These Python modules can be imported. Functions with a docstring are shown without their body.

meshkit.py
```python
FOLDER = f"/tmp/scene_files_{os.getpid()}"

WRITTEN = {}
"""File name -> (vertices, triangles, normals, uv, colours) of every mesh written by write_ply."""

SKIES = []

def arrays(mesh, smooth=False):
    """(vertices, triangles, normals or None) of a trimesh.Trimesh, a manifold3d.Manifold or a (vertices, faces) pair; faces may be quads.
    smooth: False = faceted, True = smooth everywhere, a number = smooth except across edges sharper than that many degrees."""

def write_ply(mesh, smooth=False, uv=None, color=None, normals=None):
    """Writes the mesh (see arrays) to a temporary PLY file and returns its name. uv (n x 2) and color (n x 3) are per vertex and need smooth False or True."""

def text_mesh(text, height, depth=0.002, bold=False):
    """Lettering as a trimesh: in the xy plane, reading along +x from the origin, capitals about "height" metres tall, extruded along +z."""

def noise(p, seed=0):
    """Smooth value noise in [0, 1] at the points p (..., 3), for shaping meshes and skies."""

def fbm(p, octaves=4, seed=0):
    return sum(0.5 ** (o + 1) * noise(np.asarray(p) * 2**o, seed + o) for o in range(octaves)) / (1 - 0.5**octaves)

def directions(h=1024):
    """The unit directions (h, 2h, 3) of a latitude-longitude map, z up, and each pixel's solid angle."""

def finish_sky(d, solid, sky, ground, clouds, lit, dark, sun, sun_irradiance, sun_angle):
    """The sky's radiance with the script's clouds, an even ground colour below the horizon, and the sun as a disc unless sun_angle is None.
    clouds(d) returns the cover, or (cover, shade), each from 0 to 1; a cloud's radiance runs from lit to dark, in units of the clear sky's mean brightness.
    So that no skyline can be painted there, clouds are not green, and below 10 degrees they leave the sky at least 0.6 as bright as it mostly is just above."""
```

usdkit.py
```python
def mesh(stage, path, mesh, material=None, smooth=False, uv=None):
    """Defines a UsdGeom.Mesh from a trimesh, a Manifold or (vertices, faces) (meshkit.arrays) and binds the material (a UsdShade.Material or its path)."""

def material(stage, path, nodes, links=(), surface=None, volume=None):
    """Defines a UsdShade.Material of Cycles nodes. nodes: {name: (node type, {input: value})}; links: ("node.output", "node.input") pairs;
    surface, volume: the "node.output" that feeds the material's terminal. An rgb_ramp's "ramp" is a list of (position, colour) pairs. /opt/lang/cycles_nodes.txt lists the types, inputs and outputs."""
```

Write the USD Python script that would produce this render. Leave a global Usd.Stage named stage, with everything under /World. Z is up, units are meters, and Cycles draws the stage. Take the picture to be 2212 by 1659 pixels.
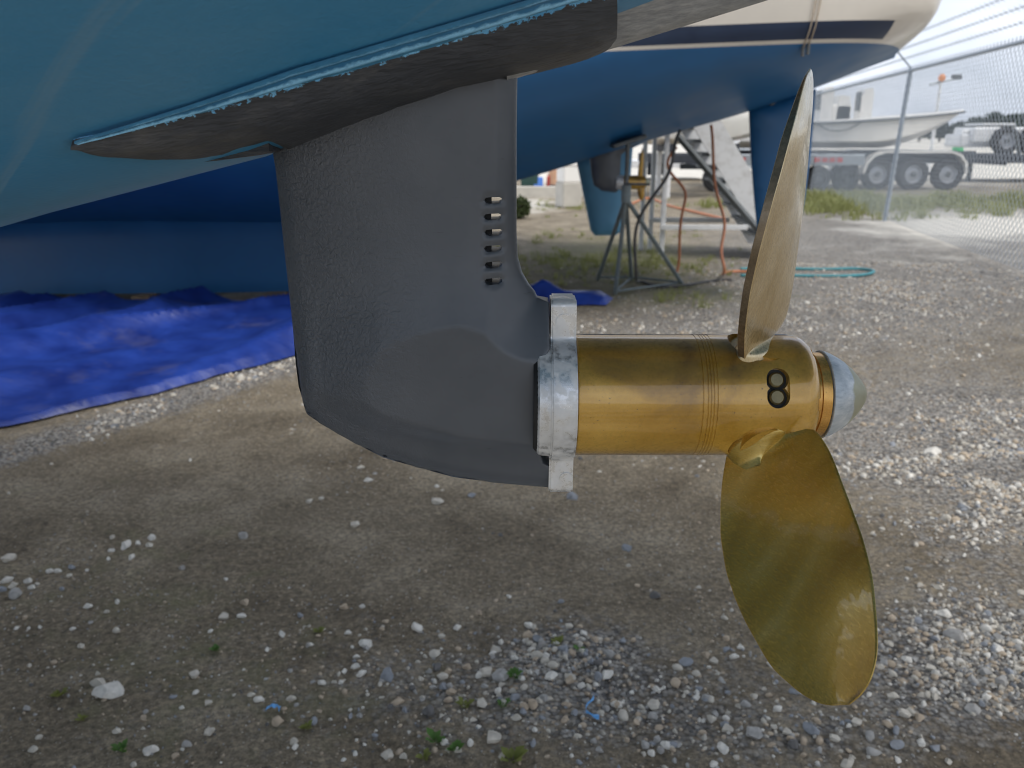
import math, random, numpy as np, trimesh, usdkit, meshkit
import manifold3d as m3
from scipy.spatial import Delaunay
from scipy.interpolate import PchipInterpolator
from shapely.geometry import Polygon, Point, LineString
from shapely import contains_xy
import shapely
from pxr import Usd, UsdGeom, UsdLux, UsdShade, Gf, Sdf, Vt

random.seed(7); rng = np.random.default_rng(7)
stage = Usd.Stage.CreateInMemory()
UsdGeom.SetStageUpAxis(stage, 'Z'); UsdGeom.SetStageMetersPerUnit(stage, 1.0)
world = UsdGeom.Xform.Define(stage, '/World'); stage.SetDefaultPrim(world.GetPrim())
UsdGeom.Scope.Define(stage, '/World/Looks')

# ------------------------------------------------------------------ camera, sky, sun, exposure
FPX = 1800.0                                   # focal length in units of the 2212 px wide survey picture
PITCH = math.atan(539.5 / FPX)
EYE = np.array([0, 0, 1.25])
cp, sp = math.cos(PITCH), math.sin(PITCH)
FWD, UPV, RGT = np.array([0, cp, -sp]), np.array([0, sp, cp]), np.array([1.0, 0, 0])
cam = UsdGeom.Camera.Define(stage, '/World/camera')
cam.CreateHorizontalApertureAttr(36.0)
cam.CreateFocalLengthAttr(36.0 * FPX / 2212)
cam.CreateFStopAttr(10.5); cam.CreateFocusDistanceAttr(0.69)
cam.CreateExposureAttr(0.72)
cam.AddTransformOp().Set(Gf.Matrix4d(*RGT, 0, *UPV, 0, *(-FWD), 0, *EYE, 1))
SUN_DIR = np.array([0.55, -0.45, 1.0]); SUN_DIR /= np.linalg.norm(SUN_DIR)
SUN_EL, SUN_ROT = math.asin(SUN_DIR[2]), math.atan2(SUN_DIR[0], SUN_DIR[1])
usdkit.material(stage, '/World/Looks/sky_look', {
    'sky': ('sky_texture', {'sky_type': 'single_scattering', 'sun_disc': False, 'sun_elevation': SUN_EL, 'sun_rotation': SUN_ROT, 'aerosol_density': 2.0}),
    'tc': ('texture_coordinate', {}), 'mp': ('mapping', {'scale': (1.0, 1.0, 2.6)}),
    'n': ('noise_texture', {'scale': 2.2, 'detail': 5.0, 'roughness': 0.55}),
    'r': ('rgb_ramp', {'ramp': [(0.0, (0.62, 0.62, 0.62)), (0.42, (0.70, 0.70, 0.70)), (0.62, (1, 1, 1)), (1, (1, 1, 1))]}),
    'cl': ('rgb_ramp', {'ramp': [(0.0, (5.4, 6.1, 7.6)), (0.45, (6.6, 7.3, 8.7)), (0.7, (9.4, 9.8, 10.5)), (1, (10.6, 10.8, 11.1))]}),
    'm': ('mix', {'mix_type': 'mix'}), 'bg': ('background_shader', {'strength': 0.08})},
    [('tc.generated', 'mp.vector'), ('mp.vector', 'n.vector'), ('n.fac', 'r.fac'), ('n.fac', 'cl.fac'), ('r.color', 'm.fac'), ('sky.color', 'm.color1'), ('cl.color', 'm.color2'), ('m.color', 'bg.color')],
    surface='bg.background')
dome = UsdLux.DomeLight.Define(stage, '/World/sky')
UsdShade.MaterialBindingAPI.Apply(dome.GetPrim()).Bind(UsdShade.Material.Get(stage, '/World/Looks/sky_look'))
dome.GetPrim().SetCustomDataByKey('kind', 'structure')
sun = UsdLux.DistantLight.Define(stage, '/World/sun')
sun.CreateIntensityAttr(0.4); sun.CreateAngleAttr(25.0); sun.CreateNormalizeAttr(True); sun.CreateColorAttr(Gf.Vec3f(1.0, 0.96, 0.9))
_z = SUN_DIR; _x = np.cross([0, 0, 1.0], _z); _x /= np.linalg.norm(_x); _y = np.cross(_z, _x)
sun.AddTransformOp().Set(Gf.Matrix4d(*_x, 0, *_y, 0, *_z, 0, 0, 0, 0, 1))

# ------------------------------------------------------------------ helpers
def ray(px, py): return FWD + RGT * (px - 1106) / FPX + UPV * (829.5 - py) / FPX
def at(px, py, y):                              # the point of the vertical plane y seen at that pixel of the survey picture
    r = ray(px, py); return EYE + r * (y / r[1])
def gnd(px, py, z=0.0):
    r = ray(px, py); return EYE + r * ((z - EYE[2]) / r[2])
def proj(P):
    d = np.asarray(P, float) - EYE; w = np.maximum(d @ FWD, 1e-3)
    return 1106 + FPX * (d @ RGT) / w, 829.5 - FPX * (d @ UPV) / w, d @ FWD

used = {}
def numbered(parent, name):
    k = used.get((parent, name), 0); used[(parent, name)] = k + 1
    return f'{parent}/{name}' if k == 0 else f'{parent}/{name}_{k:03d}'
def path_of(p): return '/World' if p is None else (p if isinstance(p, str) else str(p.GetPath()))
def tag(prim, label=None, cat=None, group=None, kind=None):
    prim = prim.GetPrim() if hasattr(prim, 'GetPrim') else prim
    for k, v in (('label', label), ('category', cat), ('group', group), ('kind', kind)):
        if v: prim.SetCustomDataByKey(k, v)
    return prim
def thing(name, label, cat, loc=(0, 0, 0), rz=0, group=None):
    x = UsdGeom.Xform.Define(stage, numbered('/World', name))
    x.AddTranslateOp().Set(Gf.Vec3d(*map(float, loc))); x.AddRotateZOp().Set(math.degrees(rz))
    return tag(x.GetPrim(), label, cat, group)
def obj(name, mesh, mat, parent=None, smooth=35, uv=None, **kw):
    if isinstance(mesh, list): mesh = trimesh.util.concatenate(mesh)
    m = usdkit.mesh(stage, numbered(path_of(parent), name), mesh, '/World/Looks/' + mat, smooth, uv)
    if kw: tag(m, **kw)
    return m.GetPrim()
def copy(src, loc, rz, label=None, group=None, scale=None, name=None):
    x = UsdGeom.Xform.Define(stage, numbered('/World', name or src.GetName().rstrip('0123456789').rstrip('_')))
    p = x.GetPrim(); p.GetReferences().AddInternalReference(src.GetPath()); p.SetInstanceable(True)
    p.GetAttribute('xformOp:translate').Set(Gf.Vec3d(*map(float, loc))); p.GetAttribute('xformOp:rotateZ').Set(math.degrees(rz))
    if scale is not None: p.GetAttribute('xformOp:scale').Set(Gf.Vec3f(*map(float, scale)))
    tag(p, label, None, group); return p
def box(sx, sy, sz, c=(0, 0, 0), rz=0, bev=0.0):
    if bev > 0:
        b = bev; pts = [(x * (sx / 2 - bx), y * (sy / 2 - by), z * (sz / 2 - bz)) for x in (-1, 1) for y in (-1, 1) for z in (-1, 1) for bx, by, bz in ((0, b, b), (b, 0, b), (b, b, 0))]
        m = trimesh.convex.convex_hull(np.array(pts))
    else: m = trimesh.creation.box((sx, sy, sz))
    if rz: m.apply_transform(trimesh.transformations.rotation_matrix(rz, [0, 0, 1]))
    m.apply_translation(c); return m
def rod(a, b, r, n=10, r2=None):
    a, b = np.asarray(a, float), np.asarray(b, float); return tube([a, b], [r, r if r2 is None else r2], n)
def tube(pts, r, n=8, cap=True):
    pts = np.asarray(pts, float); k = len(pts); rr = np.broadcast_to(np.asarray(r, float), (k,))
    t = np.gradient(pts, axis=0); t /= np.linalg.norm(t, axis=1, keepdims=True) + 1e-12
    ref = np.array([0, 0, 1.0]) if abs(t[0][2]) < 0.9 else np.array([1.0, 0, 0])
    nrm = np.cross(t[0], ref); nrm /= np.linalg.norm(nrm); rings = []
    for i in range(k):
        nrm = nrm - t[i] * (nrm @ t[i]); nrm /= np.linalg.norm(nrm); bn = np.cross(t[i], nrm)
        a = np.linspace(0, 2 * math.pi, n, endpoint=False)
        rings.append(pts[i] + rr[i] * (np.cos(a)[:, None] * nrm + np.sin(a)[:, None] * bn))
    v = np.vstack(rings); f = []
    for i in range(k - 1):
        for j in range(n):
            a, b = i * n + j, i * n + (j + 1) % n; f += [(a, b, b + n), (a, b + n, a + n)]
    if cap:
        c0, c1 = len(v), len(v) + 1; v = np.vstack([v, pts[0], pts[-1]])
        for j in range(n): f += [(c0, (j + 1) % n, j), (c1, (k - 1) * n + j, (k - 1) * n + (j + 1) % n)]
    return trimesh.Trimesh(v, f, process=False)
def spline(pts, n=40):
    pts = np.asarray(pts, float); d = np.r_[0, np.cumsum(np.linalg.norm(np.diff(pts, axis=0), axis=1))]
    from scipy.interpolate import CubicSpline
    return CubicSpline(d, pts)(np.linspace(0, d[-1], n))
def grid_mesh(P):                                # P (a, b, 3) -> vertices, faces, uv
    a, b = P.shape[:2]; v = P.reshape(-1, 3); i = np.arange(a * b).reshape(a, b)
    q = np.stack([i[:-1, :-1], i[1:, :-1], i[1:, 1:], i[:-1, 1:]], -1).reshape(-1, 4)
    f = np.vstack([q[:, [0, 1, 2]], q[:, [0, 2, 3]]])
    u, w = np.meshgrid(np.linspace(0, 1, a), np.linspace(0, 1, b), indexing='ij')
    return v, f, np.stack([u.ravel(), w.ravel()], 1)
def revolve_x(prof, n=96, o=(0, 0, 0)):          # prof [(x, r)], about the x axis
    prof = np.asarray(prof, float); a = np.linspace(0, 2 * math.pi, n, endpoint=False)
    P = np.stack([np.repeat(prof[:, :1], n, 1), prof[:, 1:] * np.cos(a), prof[:, 1:] * np.sin(a)], -1)
    k = len(prof); f = []
    for i in range(k - 1):
        for j in range(n):
            p, q = i * n + j, i * n + (j + 1) % n; f += [(p, q, q + n), (p, q + n, p + n)]
    m = trimesh.Trimesh(P.reshape(-1, 3), f, process=True); m.merge_vertices(); m.update_faces(m.nondegenerate_faces()); m.remove_unreferenced_vertices(); m.fix_normals()
    m.apply_translation(o); return m
def mf(m): return m3.Manifold(m3.Mesh(np.asarray(m.vertices, np.float32), np.asarray(m.faces, np.uint32)))
def tm(M):
    w = M.to_mesh(); return trimesh.Trimesh(w.vert_properties[:, :3], w.tri_verts, process=False)
def cyl(r, h, o, axis, n=48):
    return rod(np.asarray(o, float), np.asarray(o, float) + np.asarray(axis, float) * h, r, n)
def prism(poly, y0, y1):                          # polygon of (x, z) extruded along y
    m = trimesh.creation.extrude_polygon(Polygon(poly) if not isinstance(poly, Polygon) else poly, y1 - y0, engine='earcut')
    v = m.vertices.copy(); m.vertices = np.stack([v[:, 0], y0 + v[:, 2], v[:, 1]], 1); m.fix_normals(); return m

# ------------------------------------------------------------------ materials
def M(name, nodes, links, surface='p.BSDF'): return usdkit.material(stage, '/World/Looks/' + name, nodes, links, surface=surface)
def plain(name, col, rough=0.5, metal=0.0, var=0.12, scale=6.0, bump=0.0, bscale=60.0, coat=0.0, spec=0.5, dirt=None, dirt_amt=0.5):
    col = np.array(col, float)
    n = {'g': ('geometry', {}), 'n': ('noise_texture', {'scale': scale, 'detail': 6.0, 'roughness': 0.6}),
         'r': ('rgb_ramp', {'ramp': [(0.25, tuple(col * (1 - var))), (0.75, tuple(np.minimum(col * (1 + var), 1)))]}),
         'rr': ('map_range', {'from_min': 0.3, 'from_max': 0.7, 'to_min': max(rough - 0.08, 0.02), 'to_max': min(rough + 0.1, 1)}),
         'p': ('principled_bsdf', {'metallic': metal, 'coat_weight': coat, 'coat_roughness': 0.06, 'specular_ior_level': spec})}
    l = [('g.position', 'n.vector'), ('n.fac', 'r.fac'), ('n.fac', 'rr.value'), ('rr.result', 'p.roughness')]
    out = 'r.color'
    if dirt:
        n['dn'] = ('noise_texture', {'scale': scale * 4.3, 'detail': 8.0, 'roughness': 0.7})
        n['dr'] = ('rgb_ramp', {'ramp': [(0.48, (0, 0, 0)), (0.68, (dirt_amt,) * 3)]})
        n['dm'] = ('mix', {'mix_type': 'mix', 'color2': dirt})
        l += [('g.position', 'dn.vector'), ('dn.fac', 'dr.fac'), ('dr.color', 'dm.fac'), (out, 'dm.color1')]; out = 'dm.color'
    l.append((out, 'p.base_color'))
    if bump:
        n['bn'] = ('noise_texture', {'scale': bscale, 'detail': 5.0}); n['b'] = ('bump', {'strength': 0.6, 'distance': bump})
        l += [('g.position', 'bn.vector'), ('bn.fac', 'b.height'), ('b.normal', 'p.normal')]
    return M(name, n, l)

plain('cream', (0.66, 0.61, 0.53), 0.3, var=0.05, scale=2, coat=0.3)
plain('navy', (0.014, 0.028, 0.062), 0.4, var=0.15)
plain('white_paint', (0.74, 0.74, 0.73), 0.4, var=0.07, scale=3, dirt=(0.3, 0.27, 0.22), dirt_amt=0.35)
plain('white_gelcoat', (0.86, 0.83, 0.77), 0.3, var=0.05, scale=1.5, coat=0.2)
plain('galvanised', (0.36, 0.39, 0.42), 0.45, metal=0.55, var=0.2, scale=20)
plain('fence_steel', (0.30, 0.335, 0.37), 0.5, metal=0.3, var=0.15, scale=8)
plain('dark_steel', (0.12, 0.135, 0.14), 0.55, metal=0.3, var=0.3, scale=14, dirt=(0.12, 0.07, 0.04), dirt_amt=0.5)
plain('stand_paint', (0.16, 0.20, 0.21), 0.5, metal=0.2, var=0.25, scale=16, dirt=(0.16, 0.10, 0.06), dirt_amt=0.5)
plain('rubber', (0.022, 0.023, 0.026), 0.75, var=0.3, scale=20, dirt=(0.12, 0.10, 0.08), dirt_amt=0.35)
plain('dark_under', (0.04, 0.045, 0.055), 0.7, var=0.3)
plain('rim_grey', (0.45, 0.46, 0.48), 0.4, metal=0.4)
plain('orange_hose', (0.52, 0.19, 0.085), 0.5, var=0.2, scale=12)
plain('black_hose', (0.05, 0.052, 0.055), 0.55, var=0.3, scale=12, dirt=(0.2, 0.17, 0.14), dirt_amt=0.5)
plain('teal_hose', (0.05, 0.24, 0.27), 0.5, var=0.25, scale=12)
plain('timber', (0.22, 0.16, 0.10), 0.8, var=0.3, scale=14, bump=0.003, bscale=70)
plain('concrete', (0.50, 0.47, 0.41), 0.85, var=0.15, scale=4, bump=0.003, bscale=40)
plain('bin_green', (0.02, 0.06, 0.05), 0.5)
plain('red_plastic', (0.40, 0.06, 0.045), 0.45, var=0.2)
plain('peach_plastic', (0.62, 0.36, 0.22), 0.5)
plain('blue_plastic', (0.10, 0.25, 0.70), 0.4)
plain('scrap_blue', (0.12, 0.34, 0.66), 0.35, var=0.25, scale=60)
plain('glass_dark', (0.015, 0.018, 0.022), 0.1)
plain('bark', (0.13, 0.10, 0.075), 0.9, var=0.3, scale=8)
plain('lamp_orange', (0.75, 0.26, 0.06), 0.4)
plain('tape_red', (0.55, 0.05, 0.04), 0.35)
plain('sign_green', (0.02, 0.42, 0.12), 0.4)
plain('rust_rope', (0.46, 0.37, 0.27), 0.8, var=0.4, scale=60)
plain('yellow_paint', (0.62, 0.60, 0.06), 0.5)
plain('antifoul_deep', (0.014, 0.105, 0.255), 0.42, var=0.15, scale=2)
plain('antifoul_sunlit', (0.12, 0.32, 0.50), 0.5, var=0.12, scale=3)  # lighter blue has the sun and haze on the far rudder mixed in

# antifouling paint of the hulls: blotchy blue with long faint scuffs
M('antifoul', {
    'g': ('geometry', {}), 'n': ('noise_texture', {'scale': 3.2, 'detail': 7.0, 'roughness': 0.62}),
    'r': ('rgb_ramp', {'ramp': [(0.25, (0.026, 0.165, 0.320)), (0.5, (0.036, 0.215, 0.405)), (0.75, (0.080, 0.255, 0.420))]}),
    'rot': ('vector_rotate', {'rotate_type': 'axis', 'axis': (0, 1, 0), 'angle': 0.5}), 'mp': ('mapping', {'scale': (1.3, 2.5, 150.0)}),
    'sn': ('noise_texture', {'scale': 1.0, 'detail': 3.0, 'roughness': 0.5}), 'sr': ('rgb_ramp', {'ramp': [(0.60, (0, 0, 0)), (0.68, (0.30, 0.30, 0.30)), (0.74, (0.10, 0.10, 0.10))]}),
    'm': ('mix', {'mix_type': 'mix', 'color2': (0.20, 0.30, 0.38)}),
    'fn': ('noise_texture', {'scale': 240.0, 'detail': 3.0}), 'b': ('bump', {'strength': 0.25, 'distance': 0.0012}),
    'vn': ('noise_texture', {'scale': 26.0, 'detail': 2.0}), 'vr': ('rgb_ramp', {'ramp': [(0.79, (0, 0, 0)), (0.80, (0.6, 0.6, 0.6))]}), 'm2': ('mix', {'mix_type': 'mix', 'color2': (0.42, 0.36, 0.28)}),
    'p': ('principled_bsdf', {'roughness': 0.42, 'specular_ior_level': 0.55})},
  [('g.position', 'n.vector'), ('n.fac', 'r.fac'), ('g.position', 'rot.vector'), ('rot.vector', 'mp.vector'), ('mp.vector', 'sn.vector'), ('sn.fac', 'sr.fac'), ('r.color', 'm.color1'), ('sr.color', 'm.fac'),
   ('g.position', 'vn.vector'), ('vn.fac', 'vr.fac'), ('vr.color', 'm2.fac'), ('m.color', 'm2.color1'), ('m2.color', 'p.base_color'),
   ('g.position', 'fn.vector'), ('fn.fac', 'b.height'), ('b.normal', 'p.normal')])

# dark grey gear-leg paint: leathery orange peel towards the leading edge, faint scuffs
M('leg_paint', {
    'g': ('geometry', {}), 'x': ('separate_xyz', {}),
    'n': ('noise_texture', {'scale': 14.0, 'detail': 6.0, 'roughness': 0.6}),
    'r': ('rgb_ramp', {'ramp': [(0.3, (0.060, 0.069, 0.083)), (0.7, (0.086, 0.095, 0.109))]}),
    'peel': ('noise_texture', {'scale': 310.0, 'detail': 3.0, 'roughness': 0.6, 'distortion': 0.6}),
    'mk': ('map_range', {'from_min': -0.06, 'from_max': -0.17, 'to_min': 0.03, 'to_max': 1.0, 'clamp': True}),
    'ml': ('math', {'math_type': 'multiply'}), 'b': ('bump', {'strength': 1.0, 'distance': 0.0020}),
    'mp': ('mapping', {'scale': (60.0, 60.0, 420.0)}), 'sn': ('noise_texture', {'scale': 1.0, 'detail': 4.0, 'roughness': 0.65}),
    'sr': ('rgb_ramp', {'ramp': [(0.66, (0, 0, 0)), (0.74, (0.55, 0.55, 0.55))]}), 'm': ('mix', {'mix_type': 'mix', 'color2': (0.03, 0.03, 0.033)}),
    'p': ('principled_bsdf', {'roughness': 0.36, 'specular_ior_level': 0.6})},
  [('g.position', 'n.vector'), ('n.fac', 'r.fac'), ('g.position', 'peel.vector'), ('g.position', 'x.vector'), ('x.x', 'mk.value'), ('peel.fac', 'ml.value1'), ('mk.result', 'ml.value2'), ('ml.value', 'b.height'), ('b.normal', 'p.normal'),
   ('g.position', 'mp.vector'), ('mp.vector', 'sn.vector'), ('sn.fac', 'sr.fac'), ('sr.color', 'm.fac'), ('r.color', 'm.color1'), ('m.color', 'p.base_color')])

# raised pad round the leg: dark coat, brownish dirt, ragged light blue paint edge along its top (uv.y = 1 at the hull)
M('pad_paint', {
    'g': ('geometry', {}), 'uv': ('uvmap', {}), 's': ('separate_xyz', {}),
    'n': ('noise_texture', {'scale': 18.0, 'detail': 7.0, 'roughness': 0.65}),
    'r': ('rgb_ramp', {'ramp': [(0.3, (0.030, 0.034, 0.041)), (0.55, (0.048, 0.052, 0.060)), (0.75, (0.105, 0.104, 0.102))]}),
    'en': ('noise_texture', {'scale': 160.0, 'detail': 5.0, 'roughness': 0.7}), 'em': ('math', {'math_type': 'multiply_add', 'value2': 0.34, 'value3': -0.17}), 'ea': ('math', {'math_type': 'add'}),
    'er': ('rgb_ramp', {'ramp': [(0.86, (0, 0, 0)), (0.875, (1, 1, 1))]}),
    'bl': ('rgb_ramp', {'ramp': [(0.35, (0.06, 0.30, 0.58)), (0.6, (0.24, 0.58, 0.88))]}), 'm': ('mix', {'mix_type': 'mix'}),
    'mp': ('mapping', {'scale': (30.0, 160.0, 260.0)}), 'fn': ('noise_texture', {'scale': 1.0, 'detail': 5.0}), 'b': ('bump', {'strength': 0.8, 'distance': 0.003}),
    'p': ('principled_bsdf', {'roughness': 0.55})},
  [('g.position', 'n.vector'), ('n.fac', 'r.fac'), ('g.position', 'en.vector'), ('en.fac', 'em.value1'), ('uv.UV', 's.vector'), ('s.y', 'ea.value1'), ('em.value', 'ea.value2'), ('ea.value', 'er.fac'), ('er.color', 'm.fac'),
   ('n.fac', 'bl.fac'), ('r.color', 'm.color1'), ('bl.color', 'm.color2'), ('m.color', 'p.base_color'), ('g.position', 'mp.vector'), ('mp.vector', 'fn.vector'), ('fn.fac', 'b.height'), ('b.normal', 'p.normal')])
# bead of lighter blue paint just above the pad (uv.y across)
M('bead_paint', {
    'g': ('geometry', {}), 'uv': ('uvmap', {}), 's': ('separate_xyz', {}), 'n': ('noise_texture', {'scale': 70.0, 'detail': 6.0, 'roughness': 0.7}),
    'ma': ('math', {'math_type': 'multiply_add', 'value2': 0.5, 'value3': -0.25}), 'ad': ('math', {'math_type': 'add'}),
    'r': ('rgb_ramp', {'ramp': [(0.0, (0.05, 0.22, 0.40)), (0.16, (0.22, 0.56, 0.86)), (0.30, (0.28, 0.62, 0.90)), (0.42, (0.03, 0.16, 0.32)), (0.58, (0.03, 0.16, 0.32)), (0.72, (0.22, 0.52, 0.80)), (0.82, (0.05, 0.22, 0.40)), (1.0, (0.03, 0.15, 0.29))]}),
    'b': ('bump', {'strength': 0.5, 'distance': 0.002}), 'p': ('principled_bsdf', {'roughness': 0.45})},
  [('g.position', 'n.vector'), ('n.fac', 'ma.value1'), ('uv.UV', 's.vector'), ('s.y', 'ad.value1'), ('ma.value', 'ad.value2'), ('ad.value', 'r.fac'), ('r.color', 'p.base_color'), ('n.fac', 'b.height'), ('b.normal', 'p.normal')])
# brushed light grey skeg behind the pad
M('skeg_paint', {
    'g': ('geometry', {}), 'mp': ('mapping', {'rotation': (0, 0.3, 0), 'scale': (22.0, 120.0, 240.0)}), 'n': ('noise_texture', {'scale': 1.0, 'detail': 7.0, 'roughness': 0.7}),
    'r': ('rgb_ramp', {'ramp': [(0.25, (0.16, 0.17, 0.18)), (0.5, (0.32, 0.33, 0.34)), (0.75, (0.52, 0.52, 0.52))]}), 'b': ('bump', {'strength': 0.6, 'distance': 0.0015}),
    'p': ('principled_bsdf', {'roughness': 0.5, 'metallic': 0.1})},
  [('g.position', 'mp.vector'), ('mp.vector', 'n.vector'), ('n.fac', 'r.fac'), ('r.color', 'p.base_color'), ('n.fac', 'b.height'), ('b.normal', 'p.normal')])

def bronze(name, stops, metal, rough, coat, grain=(40.0, 40.0, 40.0), fine=0.0004, ns=17.0, cd=0.004, streak=(1.0, 1.0, 1.0)):
    M(name, {
        'g': ('geometry', {}), 'nr': ('vector_rotate', {'rotate_type': 'axis', 'axis': (0, 1, 0), 'angle': -0.6}), 'nm': ('mapping', {'scale': streak}), 'n': ('noise_texture', {'scale': ns, 'detail': 6.0, 'roughness': 0.55, 'distortion': 0.6}), 'r': ('rgb_ramp', {'ramp': stops}),
        'mp': ('mapping', {'scale': grain}), 'fn': ('noise_texture', {'scale': 6.0, 'detail': 5.0, 'roughness': 0.65}), 'rr': ('map_range', {'from_min': 0.25, 'from_max': 0.75, 'to_min': rough - 0.1, 'to_max': rough + 0.12}),
        'pn': ('noise_texture', {'scale': 420.0, 'detail': 2.0}), 'pr': ('rgb_ramp', {'ramp': [(0.69, (0, 0, 0)), (0.75, (0.7, 0.7, 0.7))]}), 'm': ('mix', {'mix_type': 'mix', 'color2': (0.09, 0.055, 0.02)}),
        'b': ('bump', {'strength': 0.35, 'distance': fine}), 'cn': ('noise_texture', {'scale': 22.0, 'detail': 3.0}), 'cb': ('bump', {'strength': 0.35, 'distance': cd}),
        'p': ('principled_bsdf', {'metallic': metal, 'coat_weight': coat, 'coat_roughness': 0.04, 'coat_ior': 1.6})},
      [('g.position', 'nr.vector'), ('nr.vector', 'nm.vector'), ('nm.vector', 'n.vector'), ('n.fac', 'r.fac'), ('g.position', 'mp.vector'), ('mp.vector', 'fn.vector'), ('fn.fac', 'rr.value'), ('rr.result', 'p.roughness'), ('g.position', 'pn.vector'), ('pn.fac', 'pr.fac'),
       ('pr.color', 'm.fac'), ('r.color', 'm.color1'), ('m.color', 'p.base_color'), ('fn.fac', 'b.height'), ('b.normal', 'p.normal'), ('g.position', 'cn.vector'), ('cn.fac', 'cb.height'), ('cb.normal', 'p.coat_normal')])
bronze('bronze_hub', [(0.30, (0.20, 0.10, 0.012)), (0.46, (0.46, 0.25, 0.024)), (0.78, (0.68, 0.42, 0.08))], 0.5, 0.32, 1.0, ns=11.0, cd=0.0010, fine=0.00012)
bronze('bronze_blade', [(0.25, (0.30, 0.175, 0.022)), (0.5, (0.50, 0.335, 0.058)), (0.75, (0.70, 0.53, 0.17))], 0.7, 0.25, 0.9, grain=(30, 30, 90), ns=9.0, fine=0.0002, streak=(2.6, 2.0, 0.7))
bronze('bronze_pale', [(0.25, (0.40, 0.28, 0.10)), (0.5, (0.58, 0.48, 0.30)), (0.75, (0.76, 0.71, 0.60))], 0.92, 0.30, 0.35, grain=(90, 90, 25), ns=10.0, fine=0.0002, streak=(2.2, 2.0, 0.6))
bronze('bronze_edge_reflection', [(0.22, (0.10, 0.075, 0.045)), (0.5, (0.17, 0.13, 0.085)), (0.8, (0.27, 0.21, 0.14))], 0.85, 0.3, 0.3)  # dark tone stands for hull and ground mirrored in the upper blade edge
bronze('bronze_collar', [(0.25, (0.50, 0.25, 0.05)), (0.75, (0.72, 0.42, 0.12))], 0.8, 0.28, 0.3)
bronze('bolt_bronze', [(0.25, (0.09, 0.075, 0.035)), (0.75, (0.22, 0.18, 0.085))], 0.75, 0.33, 0.3)
M('zinc', {
    'g': ('geometry', {}), 'n': ('noise_texture', {'scale': 45.0, 'detail': 7.0, 'roughness': 0.68}), 'r': ('rgb_ramp', {'ramp': [(0.25, (0.48, 0.49, 0.50)), (0.42, (0.62, 0.63, 0.64)), (0.62, (0.76, 0.76, 0.75))]}),
    'pn': ('noise_texture', {'scale': 90.0, 'detail': 6.0, 'roughness': 0.7}), 'rr': ('rgb_ramp', {'ramp': [(0.42, (0.30, 0.30, 0.30)), (0.54, (0.58, 0.58, 0.58))]}), 'mm': ('rgb_ramp', {'ramp': [(0.42, (0.80,) * 3), (0.54, (0.45,) * 3)]}),
    'b': ('bump', {'strength': 0.4, 'distance': 0.0007}), 'p': ('principled_bsdf', {})},
  [('g.position', 'n.vector'), ('n.fac', 'r.fac'), ('r.color', 'p.base_color'), ('g.position', 'pn.vector'), ('pn.fac', 'rr.fac'), ('rr.color', 'p.roughness'), ('pn.fac', 'mm.fac'), ('mm.color', 'p.metallic'), ('n.fac', 'b.height'), ('b.normal', 'p.normal')])
XT = at(1868, 848, 0.70)[0]
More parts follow.
